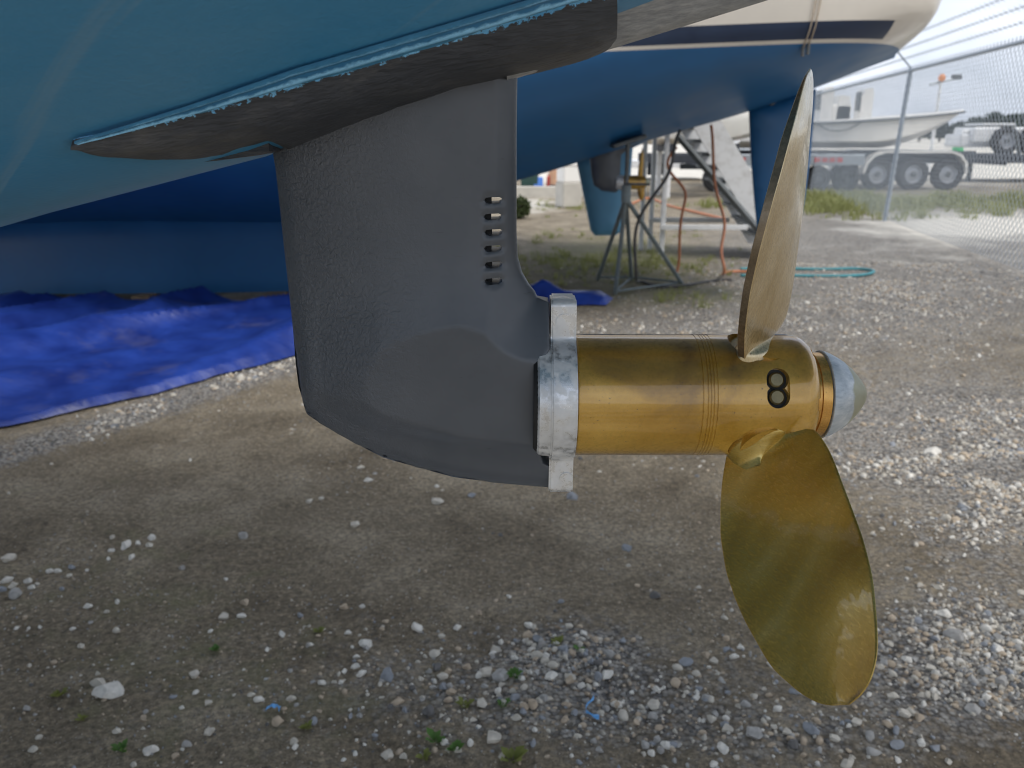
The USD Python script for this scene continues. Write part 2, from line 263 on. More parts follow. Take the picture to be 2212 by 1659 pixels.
M('zinc_cone', {
    'g': ('geometry', {}), 's': ('separate_xyz', {}), 'mp': ('mapping', {'scale': (30.0, 110.0, 110.0)}), 'n': ('noise_texture', {'scale': 1.0, 'detail': 7.0, 'roughness': 0.68}), 'r': ('rgb_ramp', {'ramp': [(0.3, (0.24, 0.28, 0.32)), (0.48, (0.42, 0.47, 0.51)), (0.68, (0.60, 0.63, 0.65))]}),
    'en': ('noise_texture', {'scale': 60.0, 'detail': 5.0}), 'em': ('math', {'math_type': 'multiply_add', 'value2': 0.012, 'value3': -0.006}), 'ea': ('math', {'math_type': 'add'}),
    'mr': ('map_range', {'from_min': XT - 0.0215, 'from_max': XT - 0.0195, 'to_min': 0.0, 'to_max': 0.8, 'clamp': True}), 'm': ('mix', {'mix_type': 'mix', 'color2': (0.33, 0.32, 0.19)}),
    'b': ('bump', {'strength': 0.4, 'distance': 0.0006}), 'p': ('principled_bsdf', {'metallic': 0.35, 'roughness': 0.42})},
  [('g.position', 'mp.vector'), ('mp.vector', 'n.vector'), ('n.fac', 'r.fac'), ('g.position', 'en.vector'), ('en.fac', 'em.value1'), ('g.position', 's.vector'), ('s.x', 'ea.value1'), ('em.value', 'ea.value2'), ('ea.value', 'mr.value'), ('mr.result', 'm.fac'), ('r.color', 'm.color1'), ('m.color', 'p.base_color'), ('n.fac', 'b.height'), ('b.normal', 'p.normal')])
plain('black_gap', (0.012, 0.012, 0.012), 0.6)
M('tarp', {
    'g': ('geometry', {}), 'n': ('noise_texture', {'scale': 5.0, 'detail': 6.0}), 'r': ('rgb_ramp', {'ramp': [(0.3, (0.006, 0.019, 0.14)), (0.7, (0.017, 0.050, 0.28))]}),
    'dn': ('noise_texture', {'scale': 3.0, 'detail': 8.0, 'roughness': 0.7}), 'dr': ('rgb_ramp', {'ramp': [(0.55, (0, 0, 0)), (0.75, (0.35, 0.35, 0.35))]}), 'm': ('mix', {'mix_type': 'mix', 'color2': (0.16, 0.15, 0.17)}),
    'bt': ('mapping', {'rotation': (0, 0, -0.62), 'scale': (2.2, 11.0, 6.0)}), 'bn': ('noise_texture', {'scale': 1.6, 'detail': 5.0, 'distortion': 0.9}), 'b': ('bump', {'strength': 0.4, 'distance': 0.012}), 'p': ('principled_bsdf', {'roughness': 0.40, 'specular_ior_level': 0.5})},
  [('g.position', 'n.vector'), ('n.fac', 'r.fac'), ('g.position', 'dn.vector'), ('dn.fac', 'dr.fac'), ('dr.color', 'm.fac'), ('r.color', 'm.color1'), ('m.color', 'p.base_color'), ('g.position', 'bt.vector'), ('bt.vector', 'bn.vector'), ('bn.fac', 'b.height'), ('b.normal', 'p.normal')])
def leafy(name, a, b, tr=0.3):
    M(name, {'o': ('object_info', {}), 'g': ('geometry', {}), 'r': ('rgb_ramp', {'ramp': [(0.0, a), (1.0, b)]}), 'p': ('principled_bsdf', {'roughness': 0.6}), 't': ('translucent_bsdf', {}), 'x': ('mix_closure', {'fac': tr})},
      [('g.random_per_island', 'r.fac'), ('r.color', 'p.base_color'), ('r.color', 't.color'), ('p.BSDF', 'x.closure1'), ('t.BSDF', 'x.closure2')], surface='x.closure')
leafy('weed_leaf', (0.09, 0.19, 0.035), (0.22, 0.30, 0.06)); leafy('weed_yellow', (0.20, 0.22, 0.05), (0.34, 0.33, 0.08))
leafy('grass_blade', (0.27, 0.28, 0.10), (0.52, 0.47, 0.26)); leafy('far_leaf', (0.035, 0.055, 0.035), (0.075, 0.095, 0.06)); leafy('bush_leaf', (0.05, 0.07, 0.02), (0.22, 0.25, 0.06))
STONES = {'pale': (0.50, 0.46, 0.39), 'white': (0.62, 0.59, 0.53), 'grey': (0.33, 0.32, 0.30), 'slate': (0.25, 0.262, 0.28), 'tan': (0.42, 0.34, 0.25), 'dark': (0.12, 0.115, 0.11)}
for k, c in STONES.items(): plain('stone_' + k, c, 0.85, var=0.28, scale=55, bump=0.002, bscale=160)

# ground: dirt, pebbles between, moss and pale sand by vertex masks of what lies where
M('ground_look', {
    'g': ('geometry', {}), 'ag': ('attribute', {'attribute': 'gravel'}), 'am': ('attribute', {'attribute': 'moss'}), 'ap': ('attribute', {'attribute': 'sand'}),
    'n': ('noise_texture', {'scale': 2.3, 'detail': 9.0, 'roughness': 0.68}), 'r': ('rgb_ramp', {'ramp': [(0.3, (0.130, 0.105, 0.073)), (0.5, (0.228, 0.190, 0.136)), (0.7, (0.340, 0.292, 0.218))]}),
    'fn': ('noise_texture', {'scale': 62.0, 'detail': 7.0, 'roughness': 0.82}), 'fr': ('rgb_ramp', {'ramp': [(0.34, (0.40, 0.40, 0.40)), (0.5, (1, 1, 1)), (0.66, (1.85, 1.80, 1.70))]}), 'fm': ('mix', {'mix_type': 'multiply', 'fac': 1.0}),
    'v': ('voronoi_texture', {'scale': 85.0, 'randomness': 1.0}), 'vs': ('separate_color', {}), 'vr': ('rgb_ramp', {'ramp': [(0.0, (0.12, 0.12, 0.125)), (0.3, (0.26, 0.255, 0.245)), (0.6, (0.40, 0.375, 0.335)), (0.85, (0.52, 0.50, 0.46)), (1.0, (0.40, 0.30, 0.20))]}),
    'vd': ('rgb_ramp', {'ramp': [(0.0, (1, 1, 1)), (0.45, (0.85, 0.85, 0.85)), (0.75, (0.35, 0.33, 0.31))]}), 'vm': ('mix', {'mix_type': 'multiply', 'fac': 1.0}),
    'w': ('voronoi_texture', {'scale': 120.0, 'randomness': 1.0}), 'ws': ('separate_color', {}), 'wa': ('math', {'math_type': 'multiply_add', 'value2': 0.40, 'value3': -0.13}), 'wl': ('math', {'math_type': 'less_than'}), 'wc': ('rgb_ramp', {'ramp': [(0.0, (0.16, 0.15, 0.14)), (0.4, (0.36, 0.32, 0.26)), (1.0, (0.56, 0.52, 0.45))]}), 'wm': ('mix', {'mix_type': 'mix'}),
    'gn': ('noise_texture', {'scale': 21.0, 'detail': 6.0, 'roughness': 0.7}), 'ga': ('math', {'math_type': 'add'}), 'gr': ('rgb_ramp', {'ramp': [(0.72, (0, 0, 0)), (0.98, (0.9, 0.9, 0.9))]}), 'gm': ('mix', {'mix_type': 'mix'}),
    'mn': ('noise_texture', {'scale': 7.0, 'detail': 7.0, 'roughness': 0.7}), 'ma': ('math', {'math_type': 'add'}), 'mr': ('rgb_ramp', {'ramp': [(0.68, (0, 0, 0)), (1.0, (0.75, 0.75, 0.75))]}), 'mm': ('mix', {'mix_type': 'mix', 'color2': (0.185, 0.188, 0.092)}),
    'sn': ('noise_texture', {'scale': 1.1, 'detail': 8.0, 'roughness': 0.7}), 'sa': ('math', {'math_type': 'add'}), 'sr': ('rgb_ramp', {'ramp': [(0.64, (0, 0, 0)), (1.0, (0.95, 0.95, 0.95))]}), 'sm': ('mix', {'mix_type': 'mix', 'color2': (0.68, 0.64, 0.56)}),
    'b1': ('bump', {'strength': 1.0, 'distance': 0.010}), 'bi': ('math', {'math_type': 'multiply', 'value2': -1.0}), 'b2': ('bump', {'strength': 0.7, 'distance': 0.006}),
    'p': ('principled_bsdf', {'roughness': 0.92, 'specular_ior_level': 0.25})},
  [('g.position', 'n.vector'), ('n.fac', 'r.fac'), ('g.position', 'fn.vector'), ('fn.fac', 'fr.fac'), ('r.color', 'fm.color1'), ('fr.color', 'fm.color2'),
   ('g.position', 'v.vector'), ('v.color', 'vs.color'), ('vs.r', 'vr.fac'), ('v.distance', 'vd.fac'), ('vr.color', 'vm.color1'), ('vd.color', 'vm.color2'),
   ('g.position', 'gn.vector'), ('gn.fac', 'ga.value1'), ('ag.fac', 'ga.value2'), ('ga.value', 'gr.fac'), ('gr.color', 'gm.fac'), ('g.position', 'w.vector'), ('w.color', 'ws.color'), ('ws.r', 'wa.value1'), ('w.distance', 'wl.value1'), ('wa.value', 'wl.value2'), ('ws.g', 'wc.fac'), ('wl.value', 'wm.fac'), ('fm.color', 'wm.color1'), ('wc.color', 'wm.color2'), ('wm.color', 'gm.color1'), ('vm.color', 'gm.color2'),
   ('g.position', 'sn.vector'), ('sn.fac', 'sa.value1'), ('ap.fac', 'sa.value2'), ('sa.value', 'sr.fac'), ('sr.color', 'sm.fac'), ('gm.color', 'sm.color1'),
   ('g.position', 'mn.vector'), ('mn.fac', 'ma.value1'), ('am.fac', 'ma.value2'), ('ma.value', 'mr.fac'), ('mr.color', 'mm.fac'), ('sm.color', 'mm.color1'), ('mm.color', 'p.base_color'),
   ('fn.fac', 'b1.height'), ('v.distance', 'bi.value1'), ('bi.value', 'b2.height'), ('b1.normal', 'b2.normal'), ('b2.normal', 'p.normal')])

# ------------------------------------------------------------------ ground
def blob(px, py, cx, cy, rx, ry): return np.exp(-((px - cx) / rx) ** 2 - ((py - cy) / ry) ** 2)
def cover(x, y):                                 # gravel, moss, sand masks at ground points (surveyed in the picture, laid on the ground)
    px, py, w = proj(np.stack([x, y, np.zeros_like(x)], -1)); ok = (w > 0.6) & (py > 292)
    px, py = np.clip(px, -300, 2500), np.clip(py, 292, 1750)
    line = 985 - 0.32 * px                        # strip of gravel along the edge of the tarp
    g = 0.15 + 0.72 * blob(px, py, 2110, 1430, 250, 120) + 0.62 * blob(px, py, 1250, 1410, 120, 50) + 0.28 * blob(px, py, 1330, 1520, 330, 100) + 0.14 * blob(px, py, 900, 1480, 400, 150) + 0.2 * blob(px, py, 1750, 1600, 300, 60) \
        + 0.5 * np.exp(-((py - line) / 28) ** 2) * (px < 760) + 0.55 * blob(px, py, 2050, 940, 330, 130) + 0.58 * blob(px, py, 1950, 580, 420, 150) + 0.3 * blob(px, py, 1450, 720, 350, 60) + 0.25 * blob(px, py, 2150, 1150, 200, 120) \
        - 0.25 * blob(px, py, 500, 1150, 420, 170) - 0.12 * blob(px, py, 1400, 1100, 300, 80)
    m = 0.5 * blob(px, py, 1330, 560, 230, 60) + 0.30 * blob(px, py, 1480, 640, 300, 35) + 0.45 * blob(px, py, 1950, 430, 330, 24) + 0.25 * blob(px, py, 60, 636, 220, 14) + 0.06 * blob(px, py, 1250, 1050, 500, 90) + 0.20 * blob(px, py, 300, 1300, 500, 300) + 0.16 * blob(px, py, 700, 1550, 600, 150)
    s = 0.30 * blob(px, py, 1950, 395, 500, 16) + 0.55 * blob(px, py, 2130, 485, 260, 34) + 0.4 * blob(px, py, 1160, 440, 70, 20) + 0.5 * (py < 385) + 0.16 * blob(px, py, 2050, 560, 350, 90)
    return np.where(ok, np.clip(g, 0, 1), 0.3), np.where(ok, m, 0.1), np.where(ok, np.clip(s, 0, 0.6), 0.2)
def gh(x, y):
    p = np.stack([np.asarray(x, float), np.asarray(y, float), np.zeros_like(np.asarray(x, float))], -1)
    return 0.030 * (meshkit.fbm(p * 1.1, 3, 5) - 0.5) + 0.022 * (meshkit.fbm(p * 7.0, 3, 9) - 0.5)
def axis(lo, hi, step, far, grow=1.16):
    a = list(np.arange(lo, hi, step)); s = step
    while a[-1] < far: s *= grow; a.append(a[-1] + s)
    s = step; b = []; c = lo
    while c > -far: s *= grow; c -= s; b.append(c)
    return np.array(b[::-1] + a)
GX, GY = axis(-2.2, 4.2, 0.028, 900, 1.09), axis(0.7, 6.8, 0.028, 900, 1.06)
XX, YY = np.meshgrid(GX, GY, indexing='ij'); ZZ = gh(XX, YY)
gv, gf, _ = grid_mesh(np.stack([XX, YY, ZZ], -1))
gm_ = usdkit.mesh(stage, numbered('/World', 'ground'), (gv, gf), '/World/Looks/ground_look', True)
tag(gm_, 'brown dirt boatyard ground strewn with pebbles', 'ground', kind='structure')
for nm, vals in zip(('gravel', 'moss', 'sand'), cover(gv[:, 0], gv[:, 1])):
    UsdGeom.PrimvarsAPI(gm_).CreatePrimvar(nm, Sdf.ValueTypeNames.FloatArray, 'vertex').Set(Vt.FloatArray.FromNumpy(vals.astype(np.float32)))

# ------------------------------------------------------------------ sailing hulls
SEC = np.array([(0, 0), (0.03, 0.004), (0.10, 0.026), (0.30, 0.098), (0.50, 0.172), (0.72, 0.272), (0.88, 0.392), (0.965, 0.54), (1.0, 0.75), (1.02, 1.1), (1.03, 2.2)])
_st = np.r_[0, np.cumsum(np.linalg.norm(np.diff(SEC, axis=0), axis=1))]
SECD = np.stack([PchipInterpolator(_st, SEC[:, k])(np.linspace(0, _st[-1], 260)) for k in (0, 1)], 1)
class Hull:
    def __init__(s, yc, keel, beam, stern_x, transom, bow_x, hf=((-9, 1.45), (9, 1.45)), rake=0.2):
        s.rake = rake
        s.hf = PchipInterpolator(*np.array(sorted(hf)).T)
        s.yc, s.zk, s.b, s.xs, s.tr, s.xb = yc, PchipInterpolator(*np.array(sorted(keel)).T), PchipInterpolator(*np.array(sorted(beam)).T), stern_x, transom, bow_x
    def section(s, x):
        b = float(s.b(x)); t = SECD[:, 0] * b; hf = float(s.hf(x)); q = SECD[:, 1]; z = float(s.zk(x)) + np.minimum(q, 0.54) * hf + np.maximum(q - 0.54, 0) * 1.45
        cut = None
        if cut is not None: z = np.where(z < cut + 0.1, np.where(z < cut - 0.1, cut + 0.0 * z, cut + (z - cut + 0.1) ** 2 / 0.4), z) if cut > z[0] - 0.1 else z
        return t, z
    def zat(s, x, y):
        t, z = s.section(x); return float(np.interp(abs(y - s.yc), t, z))
    def band(s, zlo, zhi, xs, n):                 # both sides, from level zlo(x) to zhi(x)
        out = []
        for side in (-1, 1):
            P = np.zeros((len(xs), n, 3)); wr_ = np.clip((xs - s.xs + 0.9) / 0.9, 0, 1) ** 2 * s.rake
            for i, x in enumerate(xs):
                t, z = s.section(x); zi = z + np.arange(len(z)) * 1e-7
                lo = 0 if zlo is None else np.interp(zlo(x), zi, np.arange(len(z))); hi = np.interp(zhi(x), zi, np.arange(len(z)))
                k = np.linspace(lo, max(hi, lo + 1e-3), n)
                P[i, :, 0] = x; P[i, :, 1] = s.yc + side * np.interp(k, np.arange(len(z)), t); P[i, :, 2] = np.interp(k, np.arange(len(z)), z); P[i, :, 0] = x + wr_[i] * (P[i, :, 2] - 1.83)
            v, f, _ = grid_mesh(P); out.append(trimesh.Trimesh(v, f if side < 0 else f[:, ::-1], process=False))
        m = trimesh.util.concatenate(out); m.merge_vertices(); return m

def build_hull(h, par, zw, deck, stripe_end, paint='antifoul_deep'):
    xs = np.r_[np.linspace(h.xb, h.xs - 1.6, 46), np.linspace(h.xs - 1.58, h.xs - 0.5, 30), h.xs - 0.48 * (1 - np.sin(np.linspace(0, math.pi / 2, 34)))]
    obj('hull_bottom', h.band(None, zw, xs, 44), paint, par, True)
    obj('boot_stripe', h.band(zw, lambda x: zw(x) + 0.020, xs, 4), 'cream', par, True)
    xe = xs[xs <= stripe_end]
    obj('navy_stripe', h.band(lambda x: zw(x) + 0.020, lambda x: zw(x) + 0.112, xe, 5), 'navy', par, True)
    xr = xs[xs >= xe[-1]]
    obj('topsides', [h.band(lambda x: zw(x) + 0.112, deck, xs, 16), h.band(lambda x: zw(x) + 0.020, lambda x: zw(x) + 0.112, xr, 5)], 'cream', par, True)
    P = np.zeros((len(xs), 5, 3))                 # deck closing the top
    for i, x in enumerate(xs):
        t, z = h.section(x); w = np.interp(deck(x), z + np.arange(len(z)) * 1e-7, t)
        P[i, :, 0] = x + max(0, (x - h.xs + 0.9) / 0.9) ** 2 * h.rake * (deck(x) - 1.83); P[i, :, 1] = h.yc + np.linspace(-w, w, 5); P[i, :, 2] = deck(x) + np.array([0, .05, .07, .05, 0]) * min(1, w)
    v, f, _ = grid_mesh(P); obj('deck', trimesh.Trimesh(v, f), 'cream', par, True)

def fin_keel(h, x0, x1, zb, par, w0=0.22, w1=0.30, paint='antifoul_deep'):
    P = []; zs = np.linspace(0, 1, 14)
    for q in zs:
        ring = []
        xa, xb_ = x0 - 0.10 * (1 - q), x1 - 0.25 * (1 - q)
        ztop = 0.62
        for a in np.linspace(0, 2 * math.pi, 60, endpoint=False):
            u = 0.5 - 0.5 * math.cos(a); half = (w0 + (w1 - w0) * (1 - q)) / 2
            th = half * 1.9 * math.sqrt(max(u, 0)) * (1 - u) ** 0.75 * 1.1
            flare = 1 + 1.3 * max(0, q - 0.75) ** 2 * 6
            x = xa + (xb_ - xa) * u
            zt = h.zk(x) + 0.05
            ring.append((x, h.yc + math.copysign(th * flare, math.sin(a)) if abs(math.sin(a)) > 1e-9 else h.yc, zb + (zt - zb) * q))
        P.append(ring)
    P = np.array(P); P = np.concatenate([P, P[:, :1]], 1)
    v, f, _ = grid_mesh(P); cap = trimesh.Trimesh(np.vstack([P[0][:-1], P[0][:-1].mean(0)]), [(i, 60, (i + 1) % 60) for i in range(60)])
    obj('keel', [trimesh.Trimesh(v, f), cap], paint, par, 40)

Y1 = 0.70
# --- near boat
k1 = [tuple(at(px, py, Y1)[[0, 2]]) for px, py in ((0, 487), (300, 413), (590, 333), (850, 238), (1120, 142), (1650, -40))]
x_l = k1[0][0]
k1 = [(-7.5, 1.2), (-6.0, 0.72), (-4.2, 0.50), (-2.6, 0.56), (-1.4, 0.86)] + k1 + [(1.2, 1.62), (2.4, 2.02)]
H1 = Hull(Y1, k1, [(-7.5, 0.1), (-6, 0.75), (-4, 1.4), (-2, 1.62), (0, 1.5), (1.85, 1.22), (2.05, 1.06), (2.2, 0.78), (2.27, 0.42), (2.3, 0.04)], 2.3, None, -7.4, ((-8, 1.45), (-1, 1.45), (0.2, 1.3), (2.4, 0.5)))
boat1 = thing('sailboat', 'nearest blue bottomed sailboat whose dark gear leg and big bronze propeller fill the foreground', 'sailboat')
build_hull(H1, boat1, lambda x: 1.86 + 0.06 * x, lambda x: 3.0 + 0.03 * x, 2.05, 'antifoul')
fin_keel(H1, -4.4, -2.5, 0.06, boat1)

# raised pad round the saildrive leg
def lerp(pts): p = np.array(pts, float); return PchipInterpolator(p[:, 0], p[:, 1])
padtop = lerp([(150, 312), (165, 304), (220, 290), (300, 270), (440, 233), (700, 158), (900, 99), (1120, 34), (1360, -40)])
padbot = lerp([(150, 316), (172, 324), (205, 337), (260, 342), (330, 344), (410, 340), (500, 316), (585, 292), (700, 259), (850, 217), (950, 187), (1118, 147), (1235, 118), (1300, 98), (1360, 66)])
def hull_hit(px, py, H):                          # where the sight line meets the near side of the hull
    lo, hi = 0.15, H.yc + 0.02
    ys = np.linspace(lo, hi, 240); r = ray(px, py)
    for a, b in zip(ys[:-1], ys[1:]):
        P = EYE + r * (b / r[1])
        if P[2] > H.zat(P[0], b): 
            for _ in range(20):
                m = (a + b) / 2; Q = EYE + r * (m / r[1])
                if Q[2] > H.zat(Q[0], m): b = m
                else: a = m
            return EYE + r * (b / r[1])
    return EYE + r * (hi / r[1])
xsP = np.r_[np.linspace(160, 260, 16), np.linspace(270, 1332, 90)]
top, bot = [], []
for px in xsP:
    e = min(1.0, max(0.0, (px - 160) / 260.0)); e = math.sqrt(1 - (1 - e) ** 2)
    top.append(hull_hit(px, float(padtop(px)), H1) + np.array([0, 0.001, 0.003]))
    hb = hull_hit(px, float(padbot(px)), H1); yb = min(Y1 - 0.02 - 0.032 * e, hb[1] - 0.003 - 0.012 * e)
    bot.append(at(px, float(padbot(px)), yb))
top, bot = np.array(top), np.array(bot)
# the pad's x is measured on each edge; near side sheet, underside, mirrored far side
rows = []
for i in range(len(xsP)):
    a, b = top[i], bot[i]; inner = np.array([b[0], Y1, min(b[2], float(H1.zk(b[0])) if xsP[i] > 560 else 9) - 0.003])
    prof = [a + (b - a) * q + np.array([0, -0.006, -0.004]) * math.sin(math.pi * q) for q in np.linspace(0, 1, 14)]
    prof += [b + (inner - b) * q for q in np.linspace(0.15, 1, 6)]
    rows.append(prof)
P = np.array(rows)
noise_ = (meshkit.fbm(P * 60.0, 3, 3) - 0.5)[..., None] * 0.0022
P = P + noise_ * np.array([0, -1, -1.0])
near_v, near_f, near_uv = grid_mesh(P)
near_uv = np.stack([near_uv[:, 0], 1 - np.clip(near_uv[:, 1] / 0.70, 0, 1)], 1)
far_v = near_v.copy(); far_v[:, 1] = 2 * Y1 - far_v[:, 1]
vv = np.vstack([near_v, far_v]); ff = np.vstack([near_f, near_f[:, ::-1] + len(near_v)]); uvv = np.vstack([near_uv, near_uv])
endn = len(xsP) - 1                               # blunt aft end of the pad
ring = P[endn]; base = len(vv); mirror = ring.copy(); mirror[:, 1] = 2 * Y1 - mirror[:, 1]
vv = np.vstack([vv, ring, mirror]); uvv = np.vstack([uvv, np.zeros((2 * len(ring), 2))])
k = len(ring); ff = np.vstack([ff, [(base + i, base + i + 1, base + k + i + 1) for i in range(k - 1)], [(base + i, base + k + i + 1, base + k + i) for i in range(k - 1)]])
pad = obj('saildrive_pad', (vv, ff), 'pad_paint', boat1, True, uvv, label='raised dark coated pad with ragged paint edge')
# bead of light paint above the pad
rows = []
for px in np.linspace(163, 1400, 150):
    b0 = float(padtop(px))
    w = 7 + 27 * min(1, (px - 150) / 500)
    rows.append([hull_hit(px - 0.25 * q * w, b0 + 2 - q * w, H1) + np.array([0, -0.0012, -0.0018 - 0.0022 * math.sin(math.pi * q) * (0.5 + 0.5 * math.sin(9 * q))]) for q in np.linspace(0, 1, 12)])
P = np.array(rows); v, f, uv = grid_mesh(P); obj('paint_bead', (v, f[:, ::-1]), 'bead_paint', boat1, True, uv)
# rubber flap hanging under the pad in front of the leg
fl = [(400, 336), (402, 351), (420, 352), (470, 347), (540, 337), (584, 327), (583, 288), (540, 296), (470, 312)]
obj('rubber_flap', prism([at(px, py, 0.66)[[0, 2]] for px, py in fl], 0.656, 0.70), 'pad_paint', boat1, 30)
# light grey skeg behind the pad
rows = []
for px in np.linspace(1095, 2300, 40):
    bz = at(px, 172 - 0.3113 * (px - 1098), Y1); w = 0.085
    q0 = np.array([bz[0], Y1 - w - 0.03, H1.zat(bz[0], Y1 - w - 0.03) + 0.01]); q1 = np.array([bz[0], Y1 - 0.016, bz[2]]); q2 = np.array([bz[0], Y1, bz[2] - 0.001])
    ch = [q0 + (q1 - q0) * t for t in np.linspace(0, 1, 8)] + [q2]
    rows.append(ch + [np.array([c[0], 2 * Y1 - c[1], c[2]]) for c in ch[-2::-1]])
v, f, _ = grid_mesh(np.array(rows)); obj('skeg', trimesh.Trimesh(v, f), 'skeg_paint', boat1, 30)

# saildrive leg: solid with a foil thickness, gearcase bulge, rounded leading edge and six water slots
def px2(pts, y=Y1): return [tuple(at(a, b, y)[[0, 2]]) for a, b in pts]
outline = [(583, 280), (588, 320), (596, 370), (604, 440), (612, 520), (622, 610), (632, 700), (641, 780), (648, 830), (655, 866), (666, 890), (690, 912), (730, 936), (770, 958), (830, 985), (900, 1008), (980, 1027), (1060, 1040), (1130, 1046), (1196, 1051),
           (1197, 1010), (1190, 995), (1172, 985), (1160, 940), (1156, 860), (1157, 790), (1166, 764), (1184, 738), (1185, 648), (1160, 640), (1156, 630), (1143, 614), (1128, 588), (1119, 555), (1116, 500), (1116, 300), (1118, 120), (850, 190), (583, 270)]
po = Polygon(px2(outline)).buffer(0)
slots = []
for cx_, cy_ in ((1067, 430), (1066, 465), (1068, 498), (1067, 532), (1068, 566), (1068, 600)):
    slots.append(Polygon(px2([(cx_ - 20, cy_ - 1), (cx_ - 16, cy_ + 5), (cx_ - 8, cy_ + 7), (cx_ + 10, cy_ + 6), (cx_ + 17, cy_ + 2), (cx_ + 17, cy_ - 4), (cx_ + 12, cy_ - 7), (cx_ - 6, cy_ - 7), (cx_ - 16, cy_ - 6)])))
AX0 = at(1236, 852, Y1)[2]                        # height of the shaft
def leg_half(x, z):
    xl = np.interp(z, *np.array(sorted((b, a) for a, b in px2([(583, 280), (604, 440), (632, 700), (655, 866), (760, 955), (980, 1027)]))).T)
    xr = at(1160, 900, Y1)[0]
    u = np.clip((x - xl) / np.maximum(xr - xl, 1e-3), 0, 1)
    foil = 0.027 * (1.6 * np.sqrt(u + 1e-6) * (1 - u) ** 0.8 + 0.32 * u)
    r = np.interp(x, [at(655, 0, Y1)[0], at(800, 0, Y1)[0], at(980, 0, Y1)[0], at(1160, 0, Y1)[0]], [0.020, 0.038, 0.0475, 0.0505])
    zc = AX0 + np.interp(x, [at(655, 0, Y1)[0], at(1160, 0, Y1)[0]], [0.012, 0.0])
    wu = r * np.interp(x, [at(655, 0, Y1)[0], at(1000, 0, Y1)[0], at(1160, 0, Y1)[0]], [2.6, 1.9, 1.4]); dz = z - zc
    torp = r * np.exp(-0.75 * (np.abs(dz) / np.where(dz > 0, wu, 0.98 * r)) ** 2.1)
    fin = 0.011
    foil = np.where(z < zc, np.maximum(fin, foil * np.exp(-((z - zc) / 0.05) ** 2)), foil)
    up = np.clip((x - at(1120, 0, Y1)[0]) / 0.012, 0, 1)
    foil = foil * (1 - 0.25 * up)
    kk = 0.011
    return np.logaddexp(foil / kk, torp / kk) * kk - kk * 0.25
def leg_mesh():
    ring = po.exterior.segmentize(0.0022) if hasattr(po.exterior, 'segmentize') else po.exterior
    ring = shapely.segmentize(po.exterior, 0.0022); pts = [np.array(ring.coords)[:-1]]
    for s_ in slots: pts.append(np.array(shapely.segmentize(s_.exterior, 0.0012).coords)[:-1])
    loops = [len(p) for p in pts]; solid = po
    for s_ in slots: solid = solid.difference(s_)
    x0, z0, x1, z1 = po.bounds; st = 0.0026
    gx, gz = np.meshgrid(np.arange(x0, x1, st), np.arange(z0, z1, st)); gx = gx + (np.arange(gx.shape[0]) % 2)[:, None] * st / 2
    inn = solid.buffer(-0.0016); ok = contains_xy(inn, gx, gz); pts.append(np.stack([gx[ok], gz[ok]], 1))
    for d in (0.0007,):
        for g in [po.buffer(-d)]: pts.append(np.array(shapely.segmentize(g.exterior, 0.0022).coords)[:-1])
    p2 = np.vstack(pts); tri = Delaunay(p2).simplices; c = p2[tri].mean(1); tri = tri[contains_xy(solid, c[:, 0], c[:, 1])]
    a, b, cc = p2[tri[:, 0]], p2[tri[:, 1]], p2[tri[:, 2]]; area = (b[:, 0] - a[:, 0]) * (cc[:, 1] - a[:, 1]) - (b[:, 1] - a[:, 1]) * (cc[:, 0] - a[:, 0])
    tri = tri[np.abs(area) > 1e-11]; area = area[np.abs(area) > 1e-11]; tri[area < 0] = tri[area < 0][:, ::-1]
    h = leg_half(p2[:, 0], p2[:, 1])
    lead = LineString(px2([(560, 100), (583, 280), (604, 440), (632, 700), (655, 866), (690, 912), (770, 958), (900, 1008), (1060, 1040), (1200, 1053)]))
    d = shapely.distance(shapely.points(p2), lead); w = 0.020
    e = np.clip(d / w, 0, 1); h = np.minimum(h, h * np.sqrt(np.clip(1 - (1 - e) ** 2, 0, 1)) + 0.0004)
    trail = LineString(px2([(1118, 100), (1116, 300), (1116, 500), (1119, 555), (1128, 588), (1143, 614), (1160, 637)]))
    d = shapely.distance(shapely.points(p2), trail); e = np.clip(d / 0.05, 0, 1); h = np.minimum(h, 0.0035 + 0.030 * e ** 0.8)
    d = shapely.distance(shapely.points(p2), po.exterior); h = h - 0.0012 * np.clip(1 - d / 0.0012, 0, 1) ** 2
    for s_ in slots: h = h - 0.0014 * np.clip(1 - shapely.distance(shapely.points(p2), s_) / 0.0022, 0, 1) ** 2
    h = np.maximum(h, 0.0003)
    F = np.stack([p2[:, 0], Y1 - h, p2[:, 1]], 1); B = np.stack([p2[:, 0], Y1 + h, p2[:, 1]], 1); n = len(p2)
    f = [tri, tri[:, ::-1] + n]; o = 0
    for L in loops:
        i = np.arange(L) + o; j = np.roll(i, -1); f += [np.stack([i, j, j + n], 1), np.stack([i, j + n, i + n], 1)]; o += L
    m = trimesh.Trimesh(np.vstack([F, B]), np.vstack(f), process=False); trimesh.repair.fix_winding(m); return m
leg = obj('saildrive_leg', leg_mesh(), 'leg_paint', boat1, 40, label='dark grey gear leg with six water slots')

for cx_, cy_ in ((1067, 430), (1066, 465), (1068, 498), (1067, 532), (1068, 566), (1068, 600)):
    q0, q1 = at(cx_ - 24, cy_ + 9, Y1), at(cx_ - 5, cy_ - 9, Y1); obj('slot_web', box(q1[0] - q0[0], 0.008, q1[2] - q0[2], ((q0[0] + q1[0]) / 2, Y1 - 0.001, (q0[2] + q1[2]) / 2)), 'black_gap', leg, 20)  # added black insert for the shaded left half inside each slot
